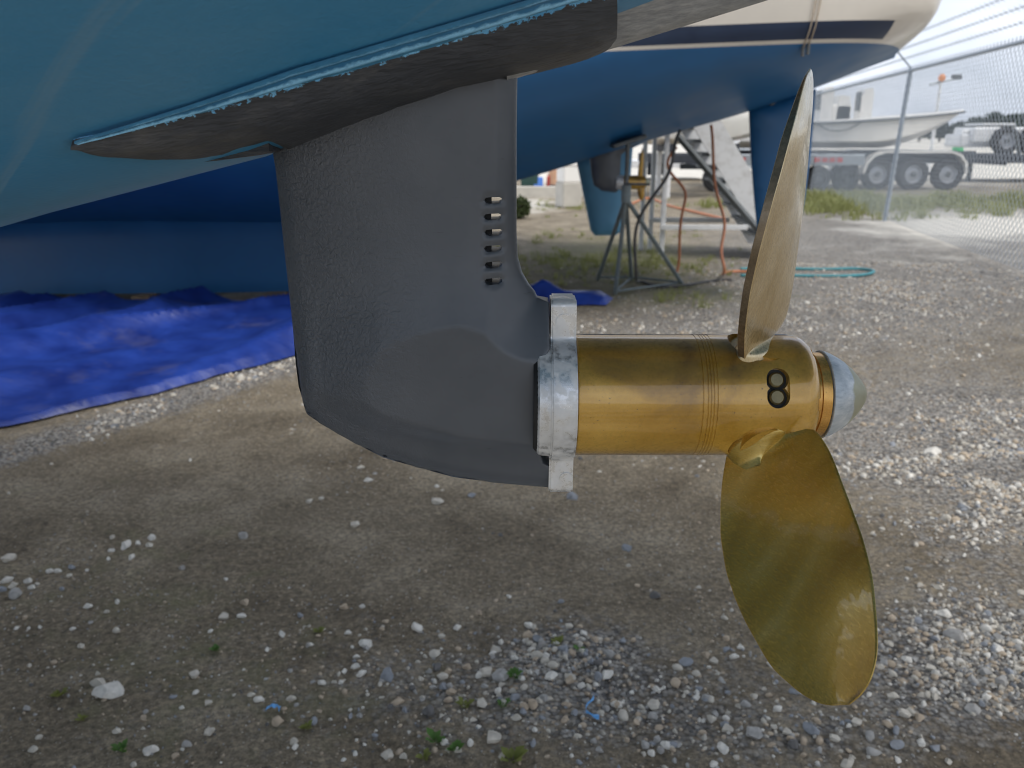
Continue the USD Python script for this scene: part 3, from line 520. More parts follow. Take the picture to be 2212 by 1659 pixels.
# zinc collar between gearcase and propeller: ring, step, two clamp lugs
AZ = AX0; AXIS = np.array([0, Y1, AZ])
def X_(px): return at(px, 850, Y1)[0]
ringm = revolve_x([(X_(1158), 0.044), (X_(1158), 0.0515), (X_(1162), 0.0532), (X_(1190), 0.0545), (X_(1197), 0.0548), (X_(1197), 0.030), (X_(1158), 0.044)], 96, AXIS)
zl = lambda py: at(1215, py, Y1)[2]
zr = obj('zinc_collar', ringm, 'zinc', boat1, 30, label='pitted bare zinc collar anode')
lugs = shapely.box(-0.0185, 0, 0.0185, zl(640) - AZ).union(shapely.box(-0.0185, zl(1049) - AZ, 0.0185, 0)).union(Point(0, 0).buffer(0.0562, 48))
lugs = lugs.buffer(0.006).buffer(-0.012).buffer(0.006).difference(Point(0, 0).buffer(0.03, 32))
lay = []
for xa, xb_, ins in ((1186, 1190, 0.0012), (1190, 1234, 0.0), (1234, 1238.5, 0.0014)):
    m = trimesh.creation.extrude_polygon(lugs.buffer(-ins) if ins else lugs, X_(xb_) - X_(xa), engine='earcut'); v = m.vertices.copy(); m.vertices = np.stack([X_(xa) + v[:, 2], Y1 + v[:, 0], AZ + v[:, 1]], 1); m.fix_normals(); lay.append(m)
obj('clamp_plate', lay, 'zinc', zr, 25)
for za, zb_, xx in ((664, 708, 1189), (1000, 1032, 1199)):
    zc_ = (zl(za) + zl(zb_)) / 2; obj('lug_bolt', cyl(abs(zl(za) - zl(zb_)) / 2 * 0.8, 0.003, (X_(xx) + 0.010, Y1 - 0.0165, zc_), (0, -1, 0), 24), 'zinc', zr, 30)
obj('joint_gap', revolve_x([(X_(1150), 0.0495), (X_(1159), 0.0518), (X_(1159), 0.03), (X_(1150), 0.03), (X_(1150), 0.0495)], 64, AXIS), 'black_gap', zr, 30)
obj('joint_gap', revolve_x([(X_(1233), 0.0515), (X_(1240), 0.0515), (X_(1240), 0.03), (X_(1233), 0.03), (X_(1233), 0.0515)], 64, AXIS), 'black_gap', zr, 30)

# ------------------------------------------------------------------ propeller
PHI = 0.3075
def beta(r): return -0.559 + 1.2238 * (r - 0.15) - 2.213 * (r - 0.15) ** 2
HR = 0.0532
aX = np.array([1.0, 0, 0])
HO = np.array([X_(1621.0), Y1, AZ])
def frame(ang, r=0.05):
    BETA = beta(r); u = np.array([0, -math.cos(PHI), math.sin(PHI)]); w = np.array([0, math.sin(PHI), math.cos(PHI)])
    er = math.cos(ang) * u + math.sin(ang) * w; et = np.cross(aX, er); c = math.cos(BETA) * et + math.sin(BETA) * aX
    return er, c, np.cross(er, c)
g = lambda px: X_(px) + 0.0
hp = [(g(1238), 0.0), (g(1238), HR - 0.002), (g(1241), HR - 0.0004), (g(1246), HR)]
for gx_ in (1490, 1500, 1506, 1512, 1519): hp += [(g(gx_ - 1.3), HR), (g(gx_ - 0.5), HR - 0.0005), (g(gx_ + 0.5), HR - 0.0005), (g(gx_ + 1.3), HR)]
hp += [(g(1640), HR), (g(1688), HR - 0.0003), (g(1702), HR - 0.0006), (g(1714), HR - 0.0020), (g(1724), HR - 0.0046), (g(1731), HR - 0.0076), (g(1735), HR - 0.0105), (g(1735), 0.0)]
hub = mf(revolve_x(hp, 128, AXIS))
for ang in (math.pi / 3, -math.pi / 3, math.pi):
    er, c, n_ = frame(ang)
    hub = hub - (mf(cyl(0.0262, 0.03, HO + er * 0.0462, er, 64)) - mf(cyl(0.0235, 0.04, HO + er * 0.04 + aX * 0.0075, er, 64)))
# oval recess with two bolt heads, facing the viewer
rb = ray(1683, 837); ob = EYE - AXIS
def hub_hit(px, py, r=HR):
    d = ray(px, py); o = EYE - AXIS; A = d[1] ** 2 + d[2] ** 2; B = 2 * (o[1] * d[1] + o[2] * d[2]); C = o[1] ** 2 + o[2] ** 2 - r * r
    t = (-B - math.sqrt(B * B - 4 * A * C)) / (2 * A); return EYE + d * t
bolts = []
pc = hub_hit(1682, 838); nb = (pc - AXIS) * np.array([0, 1, 1]); nb /= np.linalg.norm(nb); tb = np.cross(nb, aX)
if tb[2] < 0: tb = -tb
cut = []
for s_ in (1, -1):
    cen = pc + tb * s_ * 0.0072
    cut.append(mf(cyl(0.0094, 0.03, cen - nb * 0.0085, nb, 40)))
    bolts.append((cen, s_))
hub = hub - (cut[0] + cut[1]); hub = hub - m3.Manifold.hull(cut[0] + cut[1]).translate([0, 0, 0]) ^ hub if False else hub
hub = hub - m3.Manifold.hull(mf(cyl(0.0094, 0.02, pc + tb * 0.0072 - nb * 0.0035, nb, 40)) + mf(cyl(0.0094, 0.02, pc - tb * 0.0072 - nb * 0.0035, nb, 40)))
for k in range(6):                                # notches in the rear shoulder
    a = PHI + math.pi / 2 + k * math.pi / 3 + 0.62; d = np.array([0, -math.sin(a), math.cos(a)])
    b = trimesh.creation.box((0.008, 0.010, 0.016)); R = np.eye(4); R[:3, 0] = aX; R[:3, 1] = np.cross(d, aX); R[:3, 2] = d; R[:3, 3] = AXIS + d * 0.0435 + aX * (g(1736) - AXIS[0]); b.apply_transform(R); hub = hub - mf(b)
hubp = obj('propeller_hub', tm(hub), 'bronze_hub', boat1, 32, label='lacquered golden bronze propeller hub')
for cen, s_ in bolts:
    o = cen - nb * 0.0085; obj('bolt_head', revolve_x([(0, 0), (0, 0.0063), (0.0036, 0.0063), (0.0048, 0.0050), (0.0050, 0.0050), (0.0050, 0.0)], 32).apply_transform(trimesh.geometry.align_vectors([1, 0, 0], nb)).apply_translation(o), 'bolt_bronze', hubp, 30)
for cen, s_ in bolts: obj('recess_grime', cyl(0.0092, 0.0006, cen - nb * 0.0086, nb, 32), 'black_gap', hubp, 30)  # black disc over the floor of each bolt recess
for px, py in ((1664, 943), (1688, 939), (1710, 936)):
    p0 = hub_hit(px, py); nn = (p0 - AXIS) * np.array([0, 1, 1]); nn /= np.linalg.norm(nn); t_ = trimesh.creation.torus(0.0011, 0.00035, 16, 6); t_.apply_transform(trimesh.geometry.align_vectors([0, 0, 1], nn)); t_.apply_translation(p0); obj('stamp_mark', t_, 'bronze_hub', hubp, True)
obj('collar', revolve_x([(g(1735.5), 0.0), (g(1735.5), 0.0350), (g(1738), 0.0358), (g(1745), 0.0358), (g(1746), 0.0372), (g(1765), 0.0372), (g(1766.5), 0.0362), (g(1766.5), 0.0)], 96, AXIS), 'bronze_collar', hubp, 30)
obj('zinc_cone', revolve_x([(g(1767.5), 0.0), (g(1767.5), 0.0384), (g(1769), 0.0390), (g(1785), 0.0368), (g(1800), 0.0335), (g(1815), 0.0297), (g(1830), 0.0247), (g(1845), 0.0184), (g(1856), 0.0130), (g(1864), 0.0085), (g(1868), 0.0045), (g(1869), 0.0)], 96, AXIS), 'zinc_cone', hubp, 35, label='zinc cone with yellowed tip')

RS = np.array([[.0380,.0258],[.0564,.0349],[.0773,.0430],[.1001,.0492],[.1200,.0529],[.1419,.0535],[.1642,.0501],[.1848,.0441],[.2071,.0341],[.2286,.0222],[.2440,.0073],[.2567,-.0093],[.2636,-.0269],[.2655,-.0428],
    [.2602,-.0560],[.2509,-.0667],[.2356,-.0746],[.2145,-.0785],[.1875,-.0806],[.1638,-.0789],[.1348,-.0738],[.1122,-.0692],[.0844,-.0635],[.0660,-.0573],[.0541,-.0503],[.0474,-.0406]])   # blade outline: radius, chord
RMAX = RS[:, 0].max(); it = int(RS[:, 0].argmax())
sp_ = PchipInterpolator(RS[:it + 1, 0], RS[:it + 1, 1]); sm_ = PchipInterpolator(RS[it:, 0][::-1], RS[it:, 1][::-1])
def blade_mesh(ang):
    o = HO; rr = RMAX - (RMAX - 0.0470) * (np.linspace(0, 1, 110) ** 1.5)          # tip to root
    P = []; nv = 46
    for r in rr:
        er, c, n_ = frame(ang, r)
        if r >= RMAX - 1e-9: a = b = RS[it, 1]
        else: b, a = float(sp_(r)), float(sm_(max(r, RS[-1, 0])))
        if r < 0.0535: a = a + (-0.012 - a) * (1 - max(0, (r - 0.0490) / 0.0045) ** 0.5 if r > 0.049 else 1)
        k = (RMAX - r) / RMAX; ww = max(b - a, 1e-4); ring = []
        hE = 0.0034 * min(1, (k + 0.004) / 0.16) ** 0.6; hT = 0.0008
        for side in (1, -1):
            q = 0.5 - 0.5 * np.cos(np.linspace(0, math.pi, nv)); q = q if side == 1 else q[::-1]
            for u in q:
                th = hT + (hE - hT) * (1 - (1 - min(1, u / 0.85)) ** 1.6)
                e1, e2 = (u * ww) / 0.0016, ((1 - u) * ww) / 0.0009
                th = th * math.sqrt(max(0, 1 - (1 - min(1, e1)) ** 2)) - 0.0006 * (1 - min(1, e2)) ** 2
                ring.append(o + er * r + c * (a + ww * u) + n_ * (side * max(th, 0.00002) + 0.0042 * math.sin(math.pi * u) * min(1, ww / 0.1)))
        P.append(ring)
    P = np.array(P); C = np.concatenate([P, P[:, :1]], 1); cols = list(range(nv, 2 * nv + 1)) + list(range(1, nv))
    v, f, _ = grid_mesh(C[:, cols]); face = trimesh.Trimesh(v, f, process=True); face.merge_vertices(); face.update_faces(face.nondegenerate_faces())
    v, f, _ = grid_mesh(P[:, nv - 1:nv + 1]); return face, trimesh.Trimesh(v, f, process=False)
def root_mesh(ang):
    neck = []
    for r, hs, hn, cs in ((0.044, 0.0310, 0.0165, 0.002), (0.0500, 0.0285, 0.0140, 0.003), (0.0545, 0.0215, 0.0075, 0.008), (0.059, 0.0160, 0.0034, 0.0122), (0.067, 0.0105, 0.0006, 0.0125)):
        er, c, n_ = frame(ang, r); neck.append([HO + er * r + c * (cs + hs * math.cos(a)) + n_ * hn * math.sin(a) for a in np.linspace(0, 2 * math.pi, 41)])
    neck = np.array([[np.array(PchipInterpolator(range(5), np.array([n[j] for n in neck]))(q)) for j in range(41)] for q in np.linspace(0, 4, 22)])
    v, f, _ = grid_mesh(neck); nk = trimesh.Trimesh(v, f); nk.merge_vertices(); nk.fix_normals()
    return [nk]
for ang, mat, lab in ((math.pi / 3, 'bronze_pale', 'upper blade seen on edge, worn pale'), (-math.pi / 3, 'bronze_blade', 'lower blade seen broadside, olive gold'), (math.pi, 'bronze_blade', None)):
    face, edge = blade_mesh(ang); b = obj('blade', face, mat, hubp, 40, **({'label': lab} if lab else {}))
    obj('blade_edge', edge, 'bronze_edge_reflection' if mat == 'bronze_pale' else mat, b, True); obj('blade_root', root_mesh(ang), mat, b, 35)

# ------------------------------------------------------------------ second boat
Y2 = 6.5
k2 = [tuple(at(px, py, Y2)[[0, 2]]) for px, py in ((1120, 390), (1290, 338), (1420, 298), (1620, 240), (1752, 194), (1900, 138))]
kl = at(300, 482, Y2)
k2 = [(-9.5, 1.2), (-7.5, 0.72), (-5.5, 0.50), (kl[0], kl[2]), (-1.4, 0.60)] + k2 + [(k2[-1][0] + 0.6, k2[-1][1] + 0.21)]
XS2 = at(1938, 100, Y2)[0]
H2 = Hull(Y2, k2, [(-9.5, 0.1), (-7.5, 0.8), (-5, 1.45), (-2.5, 1.62), (0, 1.5), (1.5, 1.36), (XS2 - 0.45, 1.14), (XS2 - 0.25, 1.0), (XS2 - 0.1, 0.74), (XS2 - 0.03, 0.40), (XS2, 0.04)], XS2, None, -9.4, ((-10, 1.45), (-2, 1.45), (0.6, 1.2), (2.0, 0.75), (3.5, 0.28)))
boat2 = thing('sailboat', 'second blue bottomed sailboat with cream topsides and navy stripe behind the propeller', 'sailboat')
def zw2(x): return 1.70 + 0.052 * (x - 0.5)
build_hull(H2, boat2, zw2, lambda x: 3.0 + 0.03 * x, at(1938, 60, Y2 - 1.1)[0])
fin_keel(H2, -5.6, at(760, 560, Y2)[0], 0.07, boat2, 0.24, 0.34)
def plate(pix, y, w, mat, par, name, edge=0.6, **kw):  # a tapered foil with an outline surveyed in plane y: thick in the middle, thin at the edges
    p = Polygon(px2(pix, y)).buffer(0); ring = shapely.segmentize(p.exterior, 0.03); pts = [np.array(ring.coords)[:-1]]; L = len(pts[0])
    x0, z0, x1, z1 = p.bounds; st = max(min(x1 - x0, z1 - z0) / 16, 0.01); gx, gz = np.meshgrid(np.arange(x0, x1, st), np.arange(z0, z1, st)); ok = contains_xy(p.buffer(-st * 0.5), gx, gz)
    pts.append(np.stack([gx[ok], gz[ok]], 1)); p2 = np.vstack(pts); tri = Delaunay(p2).simplices; cc = p2[tri].mean(1); tri = tri[contains_xy(p, cc[:, 0], cc[:, 1])]
    A, B, C = p2[tri[:, 0]], p2[tri[:, 1]], p2[tri[:, 2]]; ar = (B[:, 0] - A[:, 0]) * (C[:, 1] - A[:, 1]) - (B[:, 1] - A[:, 1]) * (C[:, 0] - A[:, 0]); tri = tri[np.abs(ar) > 1e-9]; ar = ar[np.abs(ar) > 1e-9]; tri[ar < 0] = tri[ar < 0][:, ::-1]
    d = shapely.distance(shapely.points(p2), p.exterior); e = np.clip(d / (w * edge * 2.2), 0, 1); h = w / 2 * (0.12 + 0.88 * np.sqrt(np.clip(1 - (1 - e) ** 2, 0, 1))); n = len(p2)
    i = np.arange(L); j = np.roll(i, -1)
    m = trimesh.Trimesh(np.vstack([np.stack([p2[:, 0], y - h, p2[:, 1]], 1), np.stack([p2[:, 0], y + h, p2[:, 1]], 1)]), np.vstack([tri, tri[:, ::-1] + n, np.stack([i, j, j + n], 1), np.stack([i, j + n, i + n], 1)]), process=False)
    trimesh.repair.fix_winding(m); return obj(name, m, mat, par, 40, **kw)
plate([(1618, 236), (1621, 233), (1690, 214), (1762, 192), (1759, 240), (1750, 340), (1738, 430), (1722, 512), (1700, 522), (1648, 522), (1637, 505), (1630, 440), (1622, 340)], Y2, 0.16, 'antifoul_deep', boat2, 'rudder')
obj('rudder_stock', rod(at(1668, 235, Y2), at(1664, 195, Y2), 0.035, 16), 'dark_steel', boat2)
lg2 = plate([(1272, 318), (1420, 280), (1400, 300), (1362, 318), (1341, 335), (1338, 408), (1330, 416), (1300, 412), (1283, 400), (1278, 380)], Y2, 0.13, 'leg_paint', boat2, 'saildrive_leg')
A2 = at(1345, 394, Y2)
def X2(px): return at(px, 394, Y2)[0]
O2 = np.array([0, Y2, A2[2]])
obj('zinc_collar', revolve_x([(X2(1330), 0.0), (X2(1330), 0.052), (X2(1345), 0.056), (X2(1346), 0.0)], 32, O2), 'zinc', boat2, 30)
hb2 = obj('propeller_hub', revolve_x([(X2(1346), 0.0), (X2(1346), 0.052), (X2(1388), 0.052), (X2(1393), 0.044), (X2(1394), 0.0)], 32, O2), 'bronze_hub', boat2, 30)
obj('zinc_cone', revolve_x([(X2(1394), 0.0), (X2(1394), 0.038), (X2(1401), 0.022), (X2(1405), 0.0)], 32, O2), 'zinc_cone', hb2, 30)
for pix in ([(1377, 386), (1379, 360), (1383, 335), (1388, 318), (1391, 335), (1390, 360), (1388, 386)], [(1376, 400), (1377, 418), (1381, 430), (1387, 434), (1392, 425), (1393, 400)]):
    plate(pix, Y2 - 0.02, 0.03, 'bronze_hub', hb2, 'blade')
# two ropes hanging over the side of boat two
for dx in (0, 11):
    pb_ = at(1733 + dx, 104 - dx * 0.4, 5.35); pts = []
    for q in np.linspace(0, 1, 14):
        z = pb_[2] + 0.6 * (1 - q); t, zz = H2.section(pb_[0]); pts.append((pb_[0] + 0.006 * math.sin(q * 5), Y2 - np.interp(z, zz + np.arange(len(zz)) * 1e-7, t) - 0.012, z))
    rp = thing('rope', 'left one of two thin ropes hanging over the cream hull side' if dx == 0 else 'right one of two thin ropes hanging over the cream hull side', 'rope', pts[-1])
    loc = np.array(pts) - np.array(pts[-1]); obj('line', tube(loc, 0.004, 6), 'rust_rope', rp, True); obj('knot', rod((0, 0, 0.05), (0, 0, -0.05), 0.011, 8), 'dark_steel', rp, True)
# timber blocks under keel two
for i, px in enumerate((60, 330, 600)):
    p = at(px, 615, Y2); t = thing('timber_block', f"{('left', 'middle', 'right')[i]} one of three timber blocks under the blue keel", 'timber', (p[0], Y2, 0)); obj('beam', box(0.14, 0.5, 0.066, (0, 0, 0.04), bev=0.006), 'timber', t, 20)

# ------------------------------------------------------------------ third boat, only its rudder shows
Y3 = 8.6
xr0 = at(1300, 400, Y3)[0]
H3 = Hull(Y3, [(xr0 - 9, 1.9), (xr0 - 7, 1.25), (xr0 - 4, 1.02), (xr0 - 1.5, 1.05), (xr0, at(1300, 335, Y3)[2]), (xr0 + 0.8, 1.32), (xr0 + 1.4, 1.5)], [(xr0 - 9, 0.1), (xr0 - 7, 0.8), (xr0 - 3, 1.5), (xr0 + 0.4, 1.1), (xr0 + 0.7, 0.9), (xr0 + 0.85, 0.5), (xr0 + 0.9, 0.04)], xr0 + 0.9, None, xr0 - 8.9)
boat3 = thing('sailboat', 'farthest of the three sailboats, of which only a light blue rudder shows', 'sailboat')
build_hull(H3, boat3, lambda x: 2.0, lambda x: 3.0, xr0 + 0.6)
plate([(1246, 352), (1310, 318), (1368, 305), (1362, 380), (1352, 450), (1342, 500), (1330, 508), (1285, 509), (1276, 498), (1262, 430)], Y3, 0.13, 'antifoul_sunlit', boat3, 'rudder')
obj('keel', box(1.6, 0.16, 1.0, (xr0 - 5.2, Y3, 0.57), bev=0.05), 'antifoul', boat3, 30)

# ------------------------------------------------------------------ jack stand under boat two
apex = at(1352, 428, 6.15)
js = thing('jack_stand', 'grey four legged tubular jack stand under the second sailboat', 'boat stand', (apex[0], apex[1], 0))
J0 = np.array([apex[0], apex[1], 0])
feet = [gnd(1291, 606), gnd(1329, 637), gnd(1364, 606), gnd(1474, 617)]
for q in feet: obj('leg', rod(apex - J0 + (q - apex) / np.linalg.norm(q - apex) * 0.03, q - J0 + np.array([0, 0, 0.012]), 0.017, 10), 'stand_paint', js)
for a, b in ((0, 2), (2, 3), (1, 2), (3, 1)): obj('brace', rod(feet[a] - J0 + np.array([0, 0, 0.03]), feet[b] - J0 + np.array([0, 0, 0.03]), 0.009, 8), 'stand_paint', js)
obj('collar', rod(apex - J0 + np.array([0, 0, -0.03]), apex - J0 + np.array([0, 0, 0.09]), 0.035, 16), 'stand_paint', js)
topz = H2.zat(apex[0], apex[1]) - 0.05
obj('screw_rod', rod(apex - J0, np.array([0, 0, topz]), 0.016, 10), 'dark_steel', js)
obj('handle', rod(apex - J0 + np.array([-0.02, 0, 0.10]), apex - J0 + np.array([0.16, -0.06, 0.10]), 0.009, 8), 'dark_steel', js)
pm = box(0.24, 0.24, 0.03, (0, 0, 0), bev=0.008); pm.apply_transform(trimesh.transformations.rotation_matrix(-0.29, [0, 1, 0])); pm.apply_translation((0, 0, topz + 0.02)); obj('pad', pm, 'dark_steel', js, 20)

# hoses and cables
def hose(name, label, pix, r, mat, cat='hose'):
    pts = np.array([at(px, py, y) if y > 0 else gnd(px, py, 0.02) for px, py, y in pix]); o = pts[0].copy(); o[2] = 0
    t = thing(name, label, cat, o); obj('length', tube(spline(pts - o, 60), r, 8), mat, t, True)
hose('black_cable', 'black cable hanging from the second hull past the jack stand', [(1470, 280, 6.3), (1455, 330, 6.3), (1446, 370, 6.3), (1410, 425, 6.3), (1380, 475, 6.3), (1371, 530, 6.4), (1374, 585, 6.55), (1390, 610, -1), (1420, 618, -1), (1500, 613, -1), (1580, 605, -1)], 0.012, 'black_hose', 'cable')
hose('orange_hose', 'orange hose hanging straight beside the stairs', [(1462, 318, 7.2), (1472, 400, 7.2), (1480, 415, 7.2), (1476, 450, 7.2), (1468, 520, 7.25), (1464, 580, 7.3), (1462, 588, 7.3)], 0.012, 'orange_hose')
hose('orange_hose', 'orange hose curling round behind the upper propeller blade', [(1536, 270, 7.6), (1541, 350, 7.6), (1549, 420, 7.6), (1565, 480, 7.5), (1558, 540, 7.3), (1564, 575, 7.1), (1590, 586, -1), (1640, 588, -1), (1690, 588, -1)], 0.013, 'orange_hose')
hose('orange_hose', 'orange hose lying across the ground beyond the jack stand', [(1345, 455, -1), (1375, 435, -1), (1400, 428, -1), (1440, 442, -1), (1490, 455, -1), (1545, 468, -1), (1570, 474, -1)], 0.02, 'orange_hose')
hose('teal_hose', 'teal hose folded in a long loop on the gravel', [(1600, 581, -1), (1700, 580, -1), (1800, 581, -1), (1862, 581, -1), (1884, 584, -1), (1884, 589, -1), (1860, 594, -1), (1800, 596, -1), (1700, 595, -1), (1600, 595, -1)], 0.014, 'teal_hose')

# ------------------------------------------------------------------ boarding stairs
YS = 8.7
st = thing('boarding_stairs', 'white boarding stairs with broad side panels beyond the jack stand', 'stairs', (at(1500, 500, YS)[0], YS, 0))
S0 = np.array([at(1500, 500, YS)[0], YS, 0])
def sp2(px, py): p = at(px, py, YS) - S0; return (p[0], p[2])
for k, dy in enumerate((0.0, 0.75)):
    obj('side_panel', prism([sp2(*q) for q in ((1470, 228), (1538, 228), (1700, 500), (1700, 540), (1660, 545))], dy, dy + 0.03), 'white_paint', st, 20)
for q in np.linspace(0.05, 0.95, 9):
    c0 = np.array(sp2(1495 + 180 * q, 262 + 262 * q)); obj('tread', box(0.26, 0.72, 0.03, (c0[0], 0.39, c0[1])), 'dark_steel', st, 20)
a_, b_ = sp2(1462, 292), sp2(1650, 512)
obj('stringer', rod((a_[0], -0.03, a_[1]), (b_[0], -0.03, b_[1]), 0.035, 4), 'dark_steel', st, 20)
for px in (1421, 1443):
    for dy in (0.0, 0.75):
        if px == 1421 and dy == 0: continue
        p_, q_ = sp2(px, 270), sp2(px, 541); obj('post', box(0.045, 0.045, p_[1] - 0.0, (p_[0], dy, p_[1] / 2), bev=0.004), 'white_paint', st, 20)
z4 = sp2(1440, 490)[1]; x4, x5 = sp2(1425, 490)[0], sp2(1612, 490)[0]
for dy in (0.0, 0.75): obj('rail', box(x5 - x4, 0.04, 0.05, ((x4 + x5) / 2, dy - 0.045, z4), bev=0.004), 'white_paint', st, 20)
pl_ = sp2(1448, 240); obj('platform', box(0.75, 0.85, 0.06, (pl_[0] - 0.05, 0.38, pl_[1] + 0.12), bev=0.006), 'dark_steel', st, 20)

# ------------------------------------------------------------------ tarps
def tarp(name, label, pix, hgt, seed, amp, stretch=(0.9, 5.0), ang=0.25):
    p = Polygon([tuple(gnd(*q)[:2]) for q in pix]).buffer(0); ring = shapely.segmentize(p.exterior, 0.04); b = np.array(ring.coords)[:-1]
    x0, y0, x1, y1 = p.bounds; s_ = 0.028; gx, gy = np.meshgrid(np.arange(x0, x1, s_), np.arange(y0, y1, s_)); ok = contains_xy(p.buffer(-s_ * 0.6), gx, gy)
    p2 = np.vstack([b, np.stack([gx[ok], gy[ok]], 1)]); tri = Delaunay(p2).simplices; cc = p2[tri].mean(1); tri = tri[contains_xy(p, cc[:, 0], cc[:, 1])]
    A, B, C = p2[tri[:, 0]], p2[tri[:, 1]], p2[tri[:, 2]]; ar = (B[:, 0] - A[:, 0]) * (C[:, 1] - A[:, 1]) - (B[:, 1] - A[:, 1]) * (C[:, 0] - A[:, 0]); tri = tri[np.abs(ar) > 1e-9]; ar = ar[np.abs(ar) > 1e-9]; tri[ar < 0] = tri[ar < 0][:, ::-1]
    ca, sa = math.cos(ang), math.sin(ang); u, v_ = p2[:, 0] * ca + p2[:, 1] * sa, -p2[:, 0] * sa + p2[:, 1] * ca
    wv = np.stack([u * stretch[0], v_ * stretch[1], np.zeros_like(u)], -1); wv = wv + 0.6 * (meshkit.fbm(wv * 0.7, 3, seed + 4)[..., None] - 0.5)
    n1 = meshkit.fbm(wv, 2, seed); rid = (1 - np.abs(2 * meshkit.noise(wv * 1.3 + 7.3, seed + 9) - 1)) ** 4
    d = shapely.distance(shapely.points(p2), p.exterior); e = np.clip(d / 0.14, 0, 1) ** 0.7
    z = gh(p2[:, 0], p2[:, 1]) + 0.012 + e * (hgt + amp * (n1 - 0.35) + 0.8 * amp * rid)
    z = np.maximum(z, gh(p2[:, 0], p2[:, 1]) + 0.006)
    o = np.array([p2[:, 0].mean(), p2[:, 1].mean(), 0]); t = thing(name, label, 'tarp', o)
    obj('sheet', (np.stack([p2[:, 0], p2[:, 1], z], 1) - o, tri), 'tarp', t, True)
tarp('tarp', 'large crumpled blue tarp spread on the ground under the second keel', [(-500, 1040), (-250, 985), (0, 925), (200, 882), (420, 828), (560, 792), (640, 768), (720, 745), (880, 720), (1000, 690), (960, 680), (800, 676), (640, 662), (590, 655), (400, 658), (300, 672), (200, 668), (0, 668), (-300, 676), (-700, 690)], 0.015, 11, 0.17, (0.30, 2.2), math.atan2(*(gnd(600, 780) - gnd(100, 900))[[1, 0]]))
tarp('tarp', 'small bunched blue tarp end behind the gear leg', [(1080, 648), (1150, 636), (1220, 643), (1270, 640), (1300, 636), (1325, 648), (1310, 660), (1240, 662), (1150, 655), (1090, 660)], 0.02, 23, 0.10, (2.2, 3))

# ------------------------------------------------------------------ chain link fence
d0 = gnd(1911, 478); fd = np.array([math.sin(math.radians(9.6)), math.cos(math.radians(9.6)), 0]); FH = at(1931, 147, d0[1])[2]
fence = thing('chain_link_fence', 'grey galvanised chain link fence topped with barbed wire on the right', 'fence', (d0[0], d0[1], 0))
lean = np.array([0.10, 0, 0])
SPN = 3.0
ss = np.array([-14.6, -9.8, -5.3, 0, 9.2, 13.8, 18.4, 23.0, 27.6, 32.2, 36.8])
def fp(s, z): return fd * s + np.array([0, 0, z]) + lean * (z / FH)
nor = np.array([-fd[1], fd[0], 0])
for s in ss:
    obj('post', rod(fp(s, -0.05), fp(s, FH), 0.032 if s == 0 else 0.028, 12), 'fence_steel', fence)
    obj('arm', rod(fp(s, FH), fp(s, FH) + nor * 0.32 + np.array([0, 0, 0.34]), 0.014, 6), 'fence_steel', fence)
obj('top_rail', rod(fp(ss[0], FH - 0.03), fp(ss[-1], FH - 0.03), 0.021, 10), 'fence_steel', fence)
wires = []; L0, L1, pitch = ss[0], ss[-1], 0.10
for sgn in (1, -1):
    for s in np.arange(L0 - FH, L1 + FH, pitch):
        za, zb_ = 0.03, FH + 0.03; a, b = s, s + sgn * (zb_ - za)
        lo, hi = max(min(a, b), L0), min(max(a, b), L1)
        if hi <= lo: continue
        f0, f1 = (lo - a) / (b - a), (hi - a) / (b - a); wires.append(tube([fp(lo, za + f0 * (zb_ - za)) + nor * 0.004 * sgn, fp(hi, za + f1 * (zb_ - za)) + nor * 0.004 * sgn], 0.0036, 3, False))
obj('wire_mesh', wires, 'fence_steel', fence, True, kind='stuff')
for k in (0.36, 0.68, 0.99):
    bw = []
    off = nor * 0.32 * k + np.array([0, 0, 0.34 * k]); bw.append(tube([fp(L0, FH) + off, fp(L1, FH) + off], 0.0035, 4, False))
    for s in np.arange(L0, L1, 0.13):
        p = fp(s, FH) + off; bw.append(rod(p + np.array([-.02, 0.02, .022]), p + np.array([.02, -.02, -.022]), 0.003, 3)); bw.append(rod(p + np.array([.02, 0.02, .022]), p + np.array([-.02, -.02, -.022]), 0.003, 3))
    obj('barbed_wire', bw, 'fence_steel', fence, True)

# ------------------------------------------------------------------ powerboat on its trailer beyond the fence
YB = 20.0
def lb(px, py, y=YB): p = at(px, py, y); return p
tb0 = lb(1975, 388); T0 = np.array([tb0[0], YB, 0])
def wheel(r, w, rim='rim_grey'):
    ty = revolve_x([(-w / 2, r * 0.58), (-w / 2, r * 0.93), (-w * 0.36, r), (w * 0.36, r), (w / 2, r * 0.93), (w / 2, r * 0.58), (w * 0.3, r * 0.55), (-w * 0.3, r * 0.55), (-w / 2, r * 0.58)], 28)
    rm = revolve_x([(-w * 0.40, 0.0), (-w * 0.40, r * 0.22), (-w * 0.2, r * 0.30), (-w * 0.12, r * 0.48), (-w * 0.42, r * 0.56), (-w * 0.3, r * 0.6), (w * 0.3, r * 0.6), (w * 0.3, 0)], 24)
    hb = revolve_x([(-w * 0.52, 0.0), (-w * 0.52, r * 0.16), (-w * 0.40, r * 0.20), (-w * 0.40, 0)], 16)
    R = trimesh.transformations.rotation_matrix(math.pi / 2, [0, 0, 1]); return [m.apply_transform(R) for m in (ty, rm, hb)]
def put_wheel(par, c, r, w, rim='rim_grey'):
    a, b, h = wheel(r, w); t = obj('tyre', a.apply_translation(c), 'rubber', par, 30); obj('rim', b.apply_translation(c), rim, t, 30); obj('hub_cap', h.apply_translation(c), 'dark_steel', t, 30)
tr = thing('boat_trailer', 'triple axle boat trailer with curved white mudguard under the white motorboat', 'trailer', T0)
sc = 1 / 90.0
wr = 0.36
